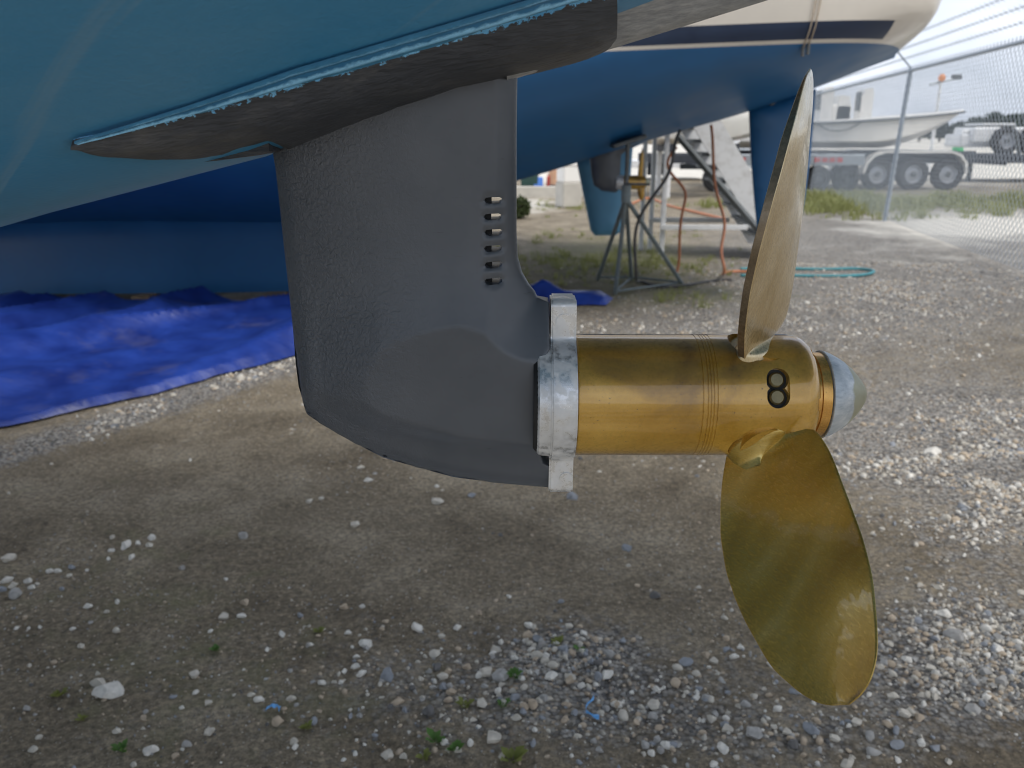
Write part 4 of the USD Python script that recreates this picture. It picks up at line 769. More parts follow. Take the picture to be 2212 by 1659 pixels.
for px in (1895, 1972, 2047):
    x = lb(px, 358)[0] - T0[0]
    for dy in (0.0, 2.0): put_wheel(tr, np.array([x, dy, wr]), wr, 0.22)
xa, xb_ = lb(1862, 350)[0] - T0[0], lb(2084, 350)[0] - T0[0]
for dy in (0.0, 2.0):
    fpth = [(xa, 0.38), (xa + 0.06, 0.60), (xa + 0.22, 0.78), (xa + 0.45, 0.86), (xb_ - 0.40, 0.86), (xb_ - 0.18, 0.79), (xb_ - 0.04, 0.62), (xb_, 0.36)]
    lsf = LineString(fpth).buffer(0.022, cap_style=2); obj('mudguard', prism(lsf, dy - 0.16, dy + 0.14), 'white_gelcoat', tr, 30)
zz = lb(1700, 338)[2]
for dy in (0.18, 1.82): obj('frame_beam', box(9.6, 0.08, 0.20, (-1.4, dy, 0.70), bev=0.01), 'dark_under', tr, 20)
for x in (-5.0, -2.6, -0.2, 2.2): obj('cross_beam', box(0.08, 1.56, 0.1, (x, 1.0, 0.60)), 'dark_under', tr, 20)
obj('bunk', box(6.2, 0.14, 0.14, (-1.5, 0.55, 0.80)), 'dark_under', tr, 20); obj('bunk', box(6.2, 0.14, 0.14, (-1.5, 1.45, 0.80)), 'dark_under', tr, 20)
obj('drawbar', box(1.8, 0.1, 0.12, (4.0, 1.0, 0.62)), 'galvanised', tr, 20)
obj('winch_post', rod((3.0, 1.0, 0.6), (2.72, 1.0, 1.35), 0.05, 8), 'dark_steel', tr, 30)

pb = thing('motorboat', 'white open motorboat with raised bow on the triple axle trailer', 'motorboat', T0)
xbow, xst = lb(2082, 240, YB + 1)[0] - T0[0], lb(1600, 260)[0] - T0[0]
Lb = xbow - xst; P = []
zs0, zs1 = lb(1700, 265)[2], lb(2080, 237, YB + 1)[2]
zkeel = lb(1850, 321)[2]
for q in np.linspace(0, 1, 40):
    x = xst + Lb * q; bw_ = 1.12 * (1 - max(0, (q - 0.45) / 0.55) ** 2.3); zs_ = zs0 + (zs1 - zs0) * (0.25 * q + 0.75 * q ** 2.2); zk = zkeel + max(0, (q - 0.62) / 0.38) ** 2.0 * (zs1 - zkeel - 0.02)
    ch = zkeel + 0.14 + max(0, (q - 0.5) / 0.5) ** 1.8 * (zs1 - zkeel - 0.16); wch = bw_ * 0.93 * (1 - 0.35 * max(0, q - 0.6))
    half = [(0, zk), (wch * 0.5, zk + (ch - zk) * 0.52), (wch, ch), (wch + 0.03, ch + 0.03 * (1 - q)), (bw_ * 0.975, ch + (zs_ - ch) * 0.45), (bw_, zs_ - 0.08), (bw_ + 0.03, zs_ - 0.05), (bw_ + 0.02, zs_), (bw_ - 0.12, zs_ + 0.01), (bw_ * 0.82 - 0.04, zs_ - 0.25 * (1 - q))]
    half = [(max(a, 0.0), b) for a, b in half]
    P.append([(x, 1.0 - a, b) for a, b in half[::-1]] + [(x, 1.0 + a, b) for a, b in half[1:]])
P = np.array(P); v, f, _ = grid_mesh(P); hullm = trimesh.Trimesh(v, f); cap = trimesh.convex.convex_hull(P[0] + np.array([[0.001 * (i % 2), 0, 0] for i in range(P.shape[1])]))
obj('hull', [hullm, cap], 'white_gelcoat', pb, 25)
cx = lambda px: lb(px, 200)[0] - T0[0]
zt = lambda py: lb(1800, py)[2]
obj('rub_rail', tube([(p[6][0], p[6][1], p[6][2]) for p in P[:, ::1][:, [9 - 6] * 7]] if False else [(P[i, 3][0], P[i, 3][1] - 0.012, P[i, 3][2]) for i in range(40)], 0.03, 6), 'dark_steel', pb, True)
obj('console', trimesh.convex.convex_hull(np.array([(cx(1818) + a, 1 + b, c) for b in (-0.45, 0.45) for a, c in ((0.1, zs0 - 0.3), (0.55, zs0 - 0.3), (0.42, zt(205)), (0.18, zt(203)))])), 'white_gelcoat', pb, 20)
obj('seat', box(0.5, 0.9, 0.55, (cx(1842), 1.0, zs0 + 0.15), bev=0.05), 'white_gelcoat', pb, 20)
for px, dy in ((1798, 0.55), (1915, 1.3)):
    x = cx(px); t = obj('tower_leg', trimesh.convex.convex_hull(np.array([(x + a, dy + b, c) for b in (-0.22, 0.22) for a, c in ((-0.10, zs0 - 0.2), (0.16, zs0 - 0.2), (0.17, zt(198)), (0.13, zt(184)), (-0.05, zt(186)), (-0.12, zt(205)))])), 'white_gelcoat', pb, 20)
    obj('screen', box(0.05, 0.2, 0.42, (x - 0.15, dy - 0.1, zt(215))), 'dark_steel', t, 20)
obj('grab_line', tube(spline([(cx(1762), -0.13, zt(262)), (cx(1780), -0.14, zt(275)), (cx(1815), -0.14, zt(283)), (cx(1850), -0.14, zt(272)), (cx(1868), -0.13, zt(258))], 24), 0.012, 6), 'dark_steel', pb, True)

# low trailer at the left with dark wheels, showing behind the rudder
YL = 19.2
l0 = lb(1770, 385, YL); L_ = np.array([l0[0], YL, 0]); lt = thing('flat_trailer', 'low flat trailer with red reflective tape and dark wheels left of the fence post', 'trailer', L_)
xx0, xx1 = lb(1520, 350, YL)[0] - L_[0], lb(1862, 350, YL)[0] - L_[0]
z0_ = lb(1800, 345, YL)[2]
obj('side_beam', box(xx1 - xx0, 0.12, 0.24, ((xx0 + xx1) / 2, -0.1, z0_), bev=0.015), 'galvanised', lt, 20)
obj('bed', box(xx1 - xx0, 0.62, 0.1, ((xx0 + xx1) / 2, 0.28, z0_), bev=0.01), 'dark_under', lt, 20)
for px in (1600, 1640, 1760, 1776, 1792, 1808):
    obj('tape', box(0.12, 0.012, 0.10, (lb(px, 345, YL)[0] - L_[0], -0.166, z0_)), 'tape_red', lt)
for px in (1550, 1770, 1833):
    put_wheel(lt, np.array([lb(px, 375, YL)[0] - L_[0], 0.15, 0.29]), 0.29, 0.2, 'dark_steel')

# trailer and white tractor at the far right
YR = 23.0
r0 = lb(2180, 350, YR); R0 = np.array([r0[0], YR, 0]); ft = thing('flat_trailer', 'long flat trailer at the right edge carrying a white loader', 'trailer', R0)
x0_, x1_ = lb(2096, 340, YR)[0] - R0[0], 5.5; zb2 = lb(2180, 343, YR)[2]
obj('side_beam', box(x1_ - x0_, 0.12, 0.22, ((x0_ + x1_) / 2, 0, zb2), bev=0.015), 'white_paint', ft, 20); obj('bed', box(x1_ - x0_, 1.9, 0.08, ((x0_ + x1_) / 2, 1.05, zb2 + 0.04)), 'dark_under', ft, 20)
for i, px in enumerate((2128, 2146, 2164, 2182, 2200, 2230, 2260)): obj('tape', box(0.12, 0.012, 0.09, (lb(px, 345, YR)[0] - R0[0], -0.066, zb2)), 'tape_red', ft)
for x in (3.2, 4.1): put_wheel(ft, np.array([x, 0.2, 0.33]), 0.33, 0.22)
obj('landing_leg', box(0.1, 0.1, zb2 - 0.05, (x0_ + 0.35, 0.6, zb2 / 2 - 0.03)), 'dark_steel', ft, 20)
lo0 = np.array([r0[0], YR + 0.9, zb2 + 0.10]); lo_ = thing('loader', 'white wheeled loader with big black tyres on the long flat trailer', 'loader', lo0)
lx = lambda px: lb(px, 310, YR)[0] - R0[0]; lz = lambda py: lb(2180, py, YR)[2] - zb2 - 0.10
obj('body', [box(1.9, 1.1, 0.42, (lx(2200), 0.2, 0.50), bev=0.05), box(1.2, 0.9, 0.35, (lx(2150), 0.2, 0.36), bev=0.04)], 'white_paint', lo_, 20)
for px in (2160, 2200): obj('roof_post', rod((lx(px), 0, 0.5), (lx(px), 0, lz(270)), 0.04, 8), 'white_paint', lo_)
obj('canopy', box(0.9, 1.0, 0.06, (lx(2180), 0.2, lz(268)), bev=0.02), 'white_paint', lo_, 20)
obj('boom', rod((lx(2108), -0.1, lz(285)), (lx(2180), -0.1, lz(275)), 0.06, 6), 'white_paint', lo_)
put_wheel(lo_, np.array([lx(2191), -0.45, 0.36]), 0.36, 0.28); put_wheel(lo_, np.array([lx(2250), -0.45, 0.36]), 0.36, 0.28)

# mast with orange lamp
pm_ = at(2015, 300, 30.0); lp = thing('light_pole', 'tall thin pole with crossbar and orange lamp behind the motorboat', 'pole', (pm_[0], 30.0, 0))
zt2 = at(2015, 168, 30.0)[2]; obj('mast', rod((0, 0, 0), (0, 0, zt2), 0.07, 10, 0.045), 'white_paint', lp); obj('crossbar', rod((-0.36, 0, zt2 - 0.22), (0.5, 0, zt2 - 0.02), 0.05, 6), 'galvanised', lp)
obj('lamp', trimesh.creation.icosphere(2, 0.12).apply_translation((0, -0.05, zt2)), 'lamp_orange', lp, True); obj('camera_box', box(0.3, 0.16, 0.16, (0.52, 0, zt2 + 0.02), bev=0.02), 'dark_steel', lp, 20)
gp = at(2073, 297, 34.0); gdm = thing('drum', 'bright green drum standing in the distance under the tree line', 'drum', (gp[0], 34.0, 0)); obj('shell', rod((0, 0, 0), (0, 0, 1.35), 0.2, 14), 'sign_green', gdm); obj('lid', rod((0, 0, 1.352), (0, 0, 1.40), 0.215, 14), 'sign_green', gdm)

# white van, white boat and odds and ends far behind the stairs
vb = at(1432, 398, 24.0); vn = thing('van', 'white van with dark side window parked behind the jack stand', 'van', (vb[0], 24.0, 0))
vh = at(1432, 322, 24.0)[2]
vz = vh - 0.35
obj('body', prism(Polygon([(-2.3, 0.35), (2.2, 0.35), (2.25, vz * .55), (1.9, vz * .68), (1.3, vz), (-2.2, vz + .05), (-2.35, vz * .8)]).buffer(-0.05).buffer(0.05), 0, 1.8), 'white_paint', vn, 25)
for x in (-1.35, -0.15): obj('window', box(0.62, 0.02, 0.46, (x, -0.006, vz * .76), bev=0.004), 'glass_dark', vn, 20)
obj('window', prism([(0.45, vz * .62), (1.5, vz * .62), (1.15, vz * .92), (0.45, vz * .92)], -0.016, 0.004), 'glass_dark', vn, 20)
for x in (-1.5, 1.5): put_wheel(vn, np.array([x, 0.06, 0.34]), 0.34, 0.22)
ob0 = at(1560, 335, 17.0); wb = thing('dinghy', 'white boat propped on a dark cradle behind the boarding stairs', 'boat', (ob0[0], 17.0, 0))
zA, zB, zC = at(1560, 318, 17.0)[2], at(1560, 290, 17.0)[2], at(1560, 248, 17.0)[2]
def loft(secs): 
    v, f, _ = grid_mesh(np.array(secs)); m = trimesh.Trimesh(v, f); caps = [trimesh.Trimesh(np.vstack([s, np.mean(s, 0)]), [(i, len(s), (i + 1) % len(s)) for i in range(len(s))]) for s in (np.array(secs[0])[:-1], np.array(secs[-1])[:-1])]; return [m] + caps
def sec(x, b, z0, z1): h = [(0, z0), (b * .8, z0 + .12), (b, z0 + .4), (b, z1), (b * .85, z1 + .03), (0, z1 + .06)]; r = [(x, 0.8 - a, z) for a, z in h] + [(x, 0.8 + a, z) for a, z in h[-2:0:-1]]; return r + [r[0]]
obj('hull', loft([sec(-1.6, .75, zB - .2, zC), sec(-.8, .9, zB - .2, zC), (sec(0.2, .85, zB - .18, zC + .05)), sec(1.0, .5, zB, zC + .12), sec(1.5, .08, zC - .1, zC + .2)]), 'white_gelcoat', wb, 30)
for x in (-1.0, 0.3): obj('cradle_beam', box(0.14, 1.3, 0.16, (x, 0.8, zB - 0.26), bev=0.01), 'dark_under', wb, 20); [obj('cradle_post', box(0.1, 0.1, zB - 0.34, (x, dy, (zB - 0.34) / 2), bev=0.01), 'white_paint', wb, 20) for dy in (0.25, 1.35)]
obj('cabin', box(1.1, 0.9, 0.35, (-0.6, 0.8, zC + 0.17), bev=0.08), 'white_gelcoat', wb, 20)

cb = gnd(1232, 447); cbt = thing('concrete_block', 'pale concrete block with a white box on top behind the second saildrive', 'concrete block', (cb[0], cb[1], 0), 0.35)
hB = at(1232, 394, cb[1])[2]; obj('block', box(0.36, 0.36, hB, (0, 0.1, hB / 2), bev=0.015), 'concrete', cbt, 20)
wbx = thing('storage_box', 'bright white box standing on the pale concrete block', 'box', (cb[0], cb[1], hB), 0.35); hW = at(1232, 352, cb[1])[2] - hB
obj('case', box(0.34, 0.34, hW * .82, (0, 0.1, hW * .41), bev=0.02), 'white_gelcoat', wbx, 20); obj('lid', box(0.36, 0.36, hW * .18, (0, 0.1, hW * .91 + .003), bev=0.015), 'white_gelcoat', wbx, 20)
wl = gnd(1160, 425); wlt = thing('low_wall', 'low pale concrete kerb wall beneath the bins in the gap beside the gear leg', 'wall', (wl[0], wl[1], 0)); obj('wall', box(3.4, 0.3, 0.22, (-0.4, 0, 0.1), bev=0.01), 'concrete', wlt, 20)
def at_wall(px, dy=0.4): return (at(px, 400, wl[1] + dy)[0], wl[1] + dy, 0)
bn = thing('bin', 'dark green bin left of the coloured bags in the far gap', 'bin', at_wall(1143)); obj('tub', loft([[(a * .2 * s, b * .2 * s, z) for a, b in ((-1, -1), (1, -1), (1, 1), (-1, 1), (-1, -1))] for s, z in ((.8, 0.0), (1, .75))]), 'bin_green', bn, 20); obj('lid', box(.46, .46, .06, (0, 0, .785), bev=.02), 'bin_green', bn, 20)
bg = thing('bag', 'white sack with a blue patch between the green bin and red cans', 'bag', at_wall(1166)); s_ = trimesh.creation.icosphere(3, 1.0); s_.vertices *= np.array([.18, .16, .38]); s_.vertices += (meshkit.fbm(s_.vertices * 9, 3, 2)[:, None] - .5) * .06; s_.apply_translation((0, 0, .36)); obj('sack', s_, 'white_gelcoat', bg, True); obj('patch', box(.2, .03, .22, (-.04, -.158, .28), bev=.01), 'blue_plastic', bg, 20)
rc = thing('fuel_can', 'dark red plastic can beside the white sack', 'can', at_wall(1188)); obj('can', box(.2, .2, .42, (0, 0, .21), bev=.04), 'red_plastic', rc, 20); obj('spout', rod((.05, 0, .42), (.08, 0, .52), .03, 8), 'red_plastic', rc)
oc = thing('barrel', 'pale orange barrel beside the white box on its block', 'barrel', at_wall(1202)); obj('shell', revolve_x([(0, 0), (0, .15), (.04, .16), (.3, .175), (.56, .16), (.6, .15), (.6, 0)], 20).apply_transform(trimesh.transformations.rotation_matrix(-math.pi / 2, [0, 1, 0])), 'peach_plastic', oc, 30); obj('band', rod((0, 0, .2), (0, 0, .23), .178, 20), 'dark_steel', oc)

# ------------------------------------------------------------------ plants
def leafcloud(n, rad, sz, seed, squash=1.0, shell=0.55):
    r = np.random.default_rng(seed); d = r.normal(size=(n, 3)); d /= np.linalg.norm(d, axis=1, keepdims=True); q = d * (shell + (1 - shell) * r.random((n, 1))) * rad; q *= 0.75 + 0.5 * meshkit.fbm(d * 2.2 + seed, 2, seed)[:, None]; q[:, 2] *= squash
    t = r.normal(size=(n, 3)); t /= np.linalg.norm(t, axis=1, keepdims=True); b = np.cross(t, r.normal(size=(n, 3))); b /= np.linalg.norm(b, axis=1, keepdims=True); s = sz * (0.6 + 0.8 * r.random((n, 1)))
    v = np.stack([q - t * s, q + b * s * .45, q + t * s, q - b * s * .45], 1).reshape(-1, 3); i = np.arange(n) * 4; return trimesh.Trimesh(v, np.vstack([np.stack([i, i + 1, i + 2], 1), np.stack([i, i + 2, i + 3], 1)]), process=False)
bs = gnd(1124, 472); bt = thing('bush', 'small dark green bush with a yellowish clump seen past the gear leg', 'bush', (bs[0], bs[1], 0)); obj('leaves', leafcloud(700, 0.17, 0.035, 3).apply_translation((0, 0, .16)), 'bush_leaf', bt, False); obj('stem', rod((0, 0, 0), (0, 0, .2), .012, 6), 'bark', bt)
shapes = ['broad', 'tall', 'low', 'ragged']
tx = [(2225, 120, 4.6, 3.2), (2180, 128, 4.2, 3.4), (2140, 132, 4.4, 3.0), (2105, 140, 4.0, 3.2), (2068, 150, 3.4, 3.2), (2030, 155, 3.3, 3.2), (1985, 150, 3.1, 3.0), (1930, 150, 2.8, 3.0), (1860, 160, 2.8, 3.2), (1790, 160, 2.8, 3.0), (1720, 165, 2.8, 3.2), (2290, 120, 5, 3.4), (2340, 118, 5, 3.4)]
for i, (px, y, h, w) in enumerate(tx):
    p = at(px, 300, y); t = thing('tree', 'distant grey green tree in the far tree line', 'tree', (p[0], y, 0), i, 'trees along the far horizon')
    obj('trunk', tube([(0, 0, 0), (.1, 0, h * .3), (-.05, .1, h * .7)], [.22, .16, .06], 6), 'bark', t)
    obj('crown', [leafcloud(420, h * .42, .5, 100 + i, .85).apply_translation((0, 0, h * .62)), leafcloud(200, h * .3, .45, 140 + i, .9).apply_translation((w * .38, .3, h * .5)), leafcloud(200, h * .3, .45, 170 + i, .9).apply_translation((-w * .4, -.2, h * .46))], 'far_leaf', t, False)

def blades(n, hgt, spread, seed, w=0.004):
    r = np.random.default_rng(seed); v, f = [], []
    for k in range(n):
        b = np.array([r.normal() * spread, r.normal() * spread, 0]); a = r.random() * 6.28; d = np.array([math.cos(a), math.sin(a), 0]); s = np.array([-d[1], d[0], 0]) * w; h = hgt * (0.5 + r.random()); ln = h * (0.2 + 0.7 * r.random()); i = len(v)
        v += [b - s, b + s, b + d * ln * .4 + np.array([0, 0, h * .7]) + s * .7, b + d * ln * .4 + np.array([0, 0, h * .7]) - s * .7, b + d * ln + np.array([0, 0, h])]; f += [(i, i + 1, i + 2), (i, i + 2, i + 3), (i + 3, i + 2, i + 4)]
    return trimesh.Trimesh(np.array(v), f, process=False)
def instancer(name, protos, pos, scl, idx, label, cat, rots=None):
    pi = UsdGeom.PointInstancer.Define(stage, numbered('/World', name)); tag(pi, label, cat, kind='stuff'); paths = []
    for nm, m, mat in protos:
        paths.append(usdkit.mesh(stage, f'{pi.GetPath()}/{nm}', m, '/World/Looks/' + mat, 40 if 'stone' in mat else False).GetPath())
    pi.CreatePrototypesRel().SetTargets(paths); n = len(pos); pi.CreatePositionsAttr(Vt.Vec3fArray.FromNumpy(np.asarray(pos, np.float32))); pi.CreateScalesAttr(Vt.Vec3fArray.FromNumpy(np.asarray(scl, np.float32))); pi.CreateProtoIndicesAttr(Vt.IntArray.FromNumpy(np.asarray(idx, np.int32)))
    if rots is None: a = rng.random(n) * 2 * math.pi; q = np.stack([np.cos(a / 2), 0 * a, 0 * a, np.sin(a / 2)], 1)
    else: q = rots
    pi.CreateOrientationsAttr(Vt.QuathArray([Gf.Quath(*map(float, r)) for r in q])); return pi
def scatter(n, fn, xr, yr):
    X = rng.uniform(*xr, n * 6); Y = rng.uniform(*yr, n * 6); k = rng.random(n * 6) < fn(X, Y); X, Y = X[k][:n], Y[k][:n]; return np.stack([X, Y, gh(X, Y)], 1)
def grassy(x, y):
    px, py, w = proj(np.stack([x, y, np.zeros_like(x)], -1)); nz = meshkit.fbm(np.stack([x, y, 0 * x], -1) * 1.3, 3, 8)
    return np.clip((0.8 * blob(px, py, 1290, 570, 190, 40) + 0.2 * blob(px, py, 1250, 450, 120, 14) + 0.5 * blob(px, py, 1450, 640, 220, 25) + 1.6 * blob(px, py, 1960, 425, 300, 24) + 0.6 * blob(px, py, 60, 636, 200, 10)) * np.clip((nz - 0.35) * 3.2, 0, 1.2), 0, 1)
gp1 = scatter(5200, grassy, (-4, 12), (5.2, 17))
instancer('grass', [('tuft', blades(14, 0.055, 0.03, 1), 'grass_blade'), ('low_tuft', blades(16, 0.035, 0.045, 2), 'grass_blade')], gp1, (np.ones((len(gp1), 3)) * rng.uniform(.6, 1.5, (len(gp1), 1)) * np.where((gp1[:, 1:2] > 10) & (gp1[:, :1] > 3.2), 2.3, 0.8)), rng.integers(0, 2, len(gp1)), 'thin dry grass growing in patches on the gravel', 'grass')

# ------------------------------------------------------------------ stones
def stone(seed, sub=2, ang=0.5):
    m = trimesh.creation.icosphere(sub, 1.0); v = m.vertices; r = np.random.default_rng(seed)
    for _ in range(11):                             # knock flats off it
        d = r.normal(size=3); d /= np.linalg.norm(d); c = r.uniform(.5, .85); h = v @ d; v = v - np.clip(h - c, 0, None)[:, None] * d * ang * 1.6
    v = v * (0.82 + 0.36 * meshkit.fbm(m.vertices * 1.6 + seed * 3.1, 3, seed)[:, None]); v = v * np.array([1, r.uniform(.7, .95), r.uniform(.68, .92)])
    return trimesh.Trimesh(v, m.faces, process=False)
kinds = list(STONES)
def gravel_d(x, y):
    g, m, s = cover(x, y); nz = meshkit.fbm(np.stack([x, y, 0 * x], -1) * 4.0, 3, 31)
    px, py, w = proj(np.stack([x, y, np.zeros_like(x)], -1)); near = (w > 0.5) & (px > -150) & (px < 2360) & (py < 1760)
    return np.clip((g ** 2.3) * 1.15 * np.clip(0.35 + (nz - 0.42) * 6, 0.04, 1.7), 0, 1) * near
gr1 = scatter(15000, gravel_d, (-1.4, 2.4), (1.25, 3.2)); gr2 = scatter(22000, gravel_d, (-2.6, 4.8), (2.6, 8.5))
gr3 = scatter(11000, lambda x, y: np.clip(gravel_d(x, y) * 0.4 + 0.16 * np.clip((meshkit.fbm(np.stack([x, y, 0 * x], -1) * 3.0, 3, 77) - 0.36) * 5, 0, 1) * (gravel_d(x, y) > 0), 0, 1), (-1.5, 2.6), (1.25, 4.0))
gp2 = np.vstack([gr1, gr2, gr3]); n = len(gp2); dist = np.linalg.norm(gp2[:, :2], axis=1)
sz = np.clip(rng.lognormal(-5.15, 0.42, n), 0.003, 0.018) * np.where(dist > 3, 1.25, 1.0)
sz[-len(gr3):] = rng.uniform(0.0022, 0.0048, len(gr3))
pr = [(f'{k}_pebble', stone(50 + i, 1), 'stone_' + k) for i, k in enumerate(kinds)] + [(f'{k}_chip', stone(70 + i, 1, .62), 'stone_' + k) for i, k in enumerate(kinds)]
idx = rng.choice(12, n, p=np.array([.30, .12, .22, .09, .21, .06] * 2) / 2)
k3 = len(gr3); idx[-k3:] = rng.choice(12, k3, p=np.array([.16, .02, .32, .08, .28, .14] * 2) / 2)
gp2[:, 2] += sz * rng.uniform(-0.25, 0.3, n)
instancer('gravel', pr, gp2, sz[:, None] * rng.uniform(.75, 1.25, (n, 3)), idx, 'fine mixed gravel scattered over the brown dirt', 'gravel')

src = {}
def put_stone(p, r, kind, label, group=None, rz=None, variant=None, stretch=(1, 1, 1), cat='stone'):
    variant = int(rng.integers(0, 3)) if variant is None else variant
    rz = rng.random() * 6.28 if rz is None else rz; sc_ = np.array(stretch) * r; z = float(gh(p[0], p[1])) + r * 0.22 * stretch[2]
    if (kind, variant) not in src:
        t = thing('stone', label, cat, (p[0], p[1], z), rz, group); UsdGeom.Xformable(t).AddScaleOp().Set(Gf.Vec3f(*map(float, sc_)))
        obj('rock', stone(200 + kinds.index(kind) * 5 + variant, 3, .62), 'stone_' + kind, t, 24); src[(kind, variant)] = t; return t
    return copy(src[(kind, variant)], (p[0], p[1], z), rz, label, group, sc_, 'stone')
def ppm(py): return FPX / np.linalg.norm((gnd(1106, py) - EYE))
# stones one can point to: px, py (survey picture), width in px, colour, label
NAMED = [(236, 1503, 60, 'white', 'largest white angular stone at lower left'), (213, 1482, 36, 'pale', 'pale stone just behind the largest white angular stone'),
         (526, 1163, 28, 'grey', 'grey round stone alone on bare dirt below the gear leg'), (766, 1135, 26, 'pale', 'pale round stone on dirt straight below the front of the gear leg'),
         (838, 1470, 42, 'slate', 'blue grey rounded stone at lower centre left'), (1066, 1601, 40, 'pale', 'large pale stone near the bottom edge between the weeds'), (1216, 1406, 26, 'slate', 'blue grey stone at the edge of the white gravel patch'),
         (903, 1359, 34, 'white', 'white oblong stone left of the white gravel patch'), (1018, 1073, 22, 'slate', 'slate coloured stone below the gearcase fin'), (1236, 1075, 32, 'slate', 'bluish stone just under the zinc collar'), (1353, 1186, 26, 'slate', 'bluish stone on brown dirt left of the lower blade'),
         (2014, 980, 40, 'white', 'white stone right of the lower blade near the gravel'), (2066, 1375, 50, 'grey', 'large grey stone on the gravel heap at right'), (1628, 1590, 40, 'grey', 'grey stone under the tip of the lower blade at left'), (1752, 1576, 44, 'slate', 'blue grey lump below the lower blade tip'),
         (780, 1013, 18, 'pale', 'pale stone close under the gearcase belly'), (795, 1040, 22, 'white', 'white stone under the gearcase belly'), (944, 1084, 34, 'pale', 'pale oblong stone under the rear of the gearcase'), (484, 1332, 28, 'pale', 'pale stone of the pair left of centre'), (522, 1331, 22, 'white', 'white stone of the pair left of centre'),
         (272, 1180, 34, 'white', 'white oblong stone in the upper left cluster'), (35, 1282, 40, 'grey', 'grey stone in the heap at the left edge'), (20, 1209, 36, 'pale', 'pale flat stone above the heap at the left edge'), (1412, 1287, 30, 'dark', 'dark stone in a hollow left of the lower blade'), (1150, 1530, 34, 'tan', 'tan oblong stone among the weeds'), (1132, 1535, 28, 'tan', 'tan stone beside the white stones among the weeds'), (2100, 1530, 34, 'grey', 'grey squarish stone on the gravel at lower right'), (600, 1560, 34, 'tan', 'tan stone near the blue scrap'), (1560, 1620, 30, 'white', 'white stone by the bottom edge right of centre')]
for px, py, w, kd, lab in NAMED: put_stone(gnd(px, py), w / ppm(py) / 2 * 0.95, kd, lab, stretch=(1.05, .95, 0.9))
MORE = [(668, 1083, 20, 'pale'), (694, 1078, 20, 'pale'), (1057, 1018, 16, 'slate'), (298, 1175, 20, 'white'), (327, 1163, 26, 'white'), (323, 1180, 24, 'pale'), (240, 1188, 18, 'white'), (242, 1158, 18, 'pale'), (285, 1209, 22, 'white'), (235, 1208, 14, 'white'), (108, 1232, 20, 'white'), (125, 1232, 20, 'white'), (155, 1226, 24, 'slate'), (150, 1246, 18, 'pale'), (187, 1232, 14, 'white'), (14, 1253, 30, 'white'), (28, 1263, 30, 'pale'), (58, 1255, 28, 'white'), (66, 1269, 24, 'white'), (80, 1260, 14, 'pale'), (4, 1272, 24, 'slate'), (135, 1275, 16, 'slate'), (395, 1232, 18, 'grey'), (489, 1256, 14, 'white'), (190, 1313, 24, 'white'), (254, 1304, 18, 'white'), (53, 1334, 18, 'tan'), (35, 1357, 18, 'white'), (62, 1358, 12, 'white'), (88, 1358, 14, 'white'), (158, 1362, 16, 'white'), (176, 1400, 22, 'pale'), (530, 1303, 26, 'tan'), (611, 1376, 24, 'white'), (577, 1407, 18, 'white'), (455, 1365, 14, 'white'), (420, 1460, 30, 'pale'), (423, 1498, 18, 'white'), (450, 1520, 22, 'pale'), (392, 1533, 16, 'white'), (311, 1556, 24, 'tan'), (450, 1582, 32, 'pale'), (326, 1620, 36, 'white'), (253, 1584, 24, 'pale'), (58, 1537, 22, 'grey'), (85, 1595, 20, 'pale'), (72, 1624, 26, 'pale'), (676, 1558, 26, 'slate'), (638, 1615, 22, 'white'), (742, 1640, 14, 'white'), (744, 1453, 20, 'white'), (696, 1477, 22, 'white'), (768, 1447, 24, 'white'), (781, 1463, 26, 'white'), (770, 1422, 18, 'white'), (987, 1357, 26, 'white'), (953, 1376, 22, 'pale'), (782, 1316, 18, 'white'), (745, 1318, 26, 'tan'), (1034, 1328, 22, 'tan'), (1100, 1290, 16, 'white'), (1228, 1358, 24, 'pale'), (1262, 1372, 22, 'white'), (1286, 1387, 24, 'tan'), (1294, 1385, 20, 'pale'), (1345, 1385, 24, 'slate'), (1064, 1410, 20, 'white'), (1112, 1424, 20, 'white'), (1180, 1420, 24, 'white'), (1148, 1405, 22, 'white'), (1200, 1395, 20, 'white'), (1010, 1443, 26, 'tan'), (945, 1445, 28, 'dark'), (967, 1452, 22, 'tan'), (1083, 1519, 22, 'slate'), (1110, 1515, 30, 'slate'), (1130, 1545, 26, 'slate'), (990, 1630, 20, 'pale'), (1085, 1633, 24, 'pale'), (1240, 1545, 26, 'slate'), (1222, 1557, 22, 'tan'), (1310, 1530, 24, 'grey'), (1405, 1628, 26, 'white'), (1440, 1612, 30, 'white'), (1418, 1600, 26, 'grey'), (1700, 1585, 26, 'pale'), (1672, 1575, 20, 'pale'), (1505, 1505, 24, 'white'), (1590, 1640, 20, 'pale'), (1850, 1560, 30, 'pale'), (1880, 1590, 34, 'grey'), (1990, 1600, 26, 'white'), (1940, 1640, 22, 'white'), (2050, 1640, 22, 'pale'), (2130, 1500, 30, 'white'), (2010, 1440, 28, 'pale'), (1960, 1420, 26, 'white'), (2150, 1400, 30, 'slate'), (2180, 1450, 30, 'slate'), (1985, 1340, 26, 'slate'), (1920, 1385, 24, 'pale'), (2010, 1295, 18, 'white'), (1905, 1150, 18, 'pale'), (2100, 1180, 20, 'pale'), (1930, 1500, 30, 'pale')]
LB = {'pale': 'small pale rounded stone lying loose on the ground', 'white': 'small whitish stone lying loose on the ground', 'grey': 'small plain grey stone lying loose on the ground', 'slate': 'small blue grey stone lying loose on the ground', 'tan': 'small tan stone lying loose on the ground', 'dark': 'small dark stone lying loose on the ground'}
AD = {'pale': 'small pale rounded stone', 'white': 'small whitish stone', 'grey': 'small plain grey stone', 'slate': 'small blue grey stone', 'tan': 'small tan stone', 'dark': 'small dark stone'}
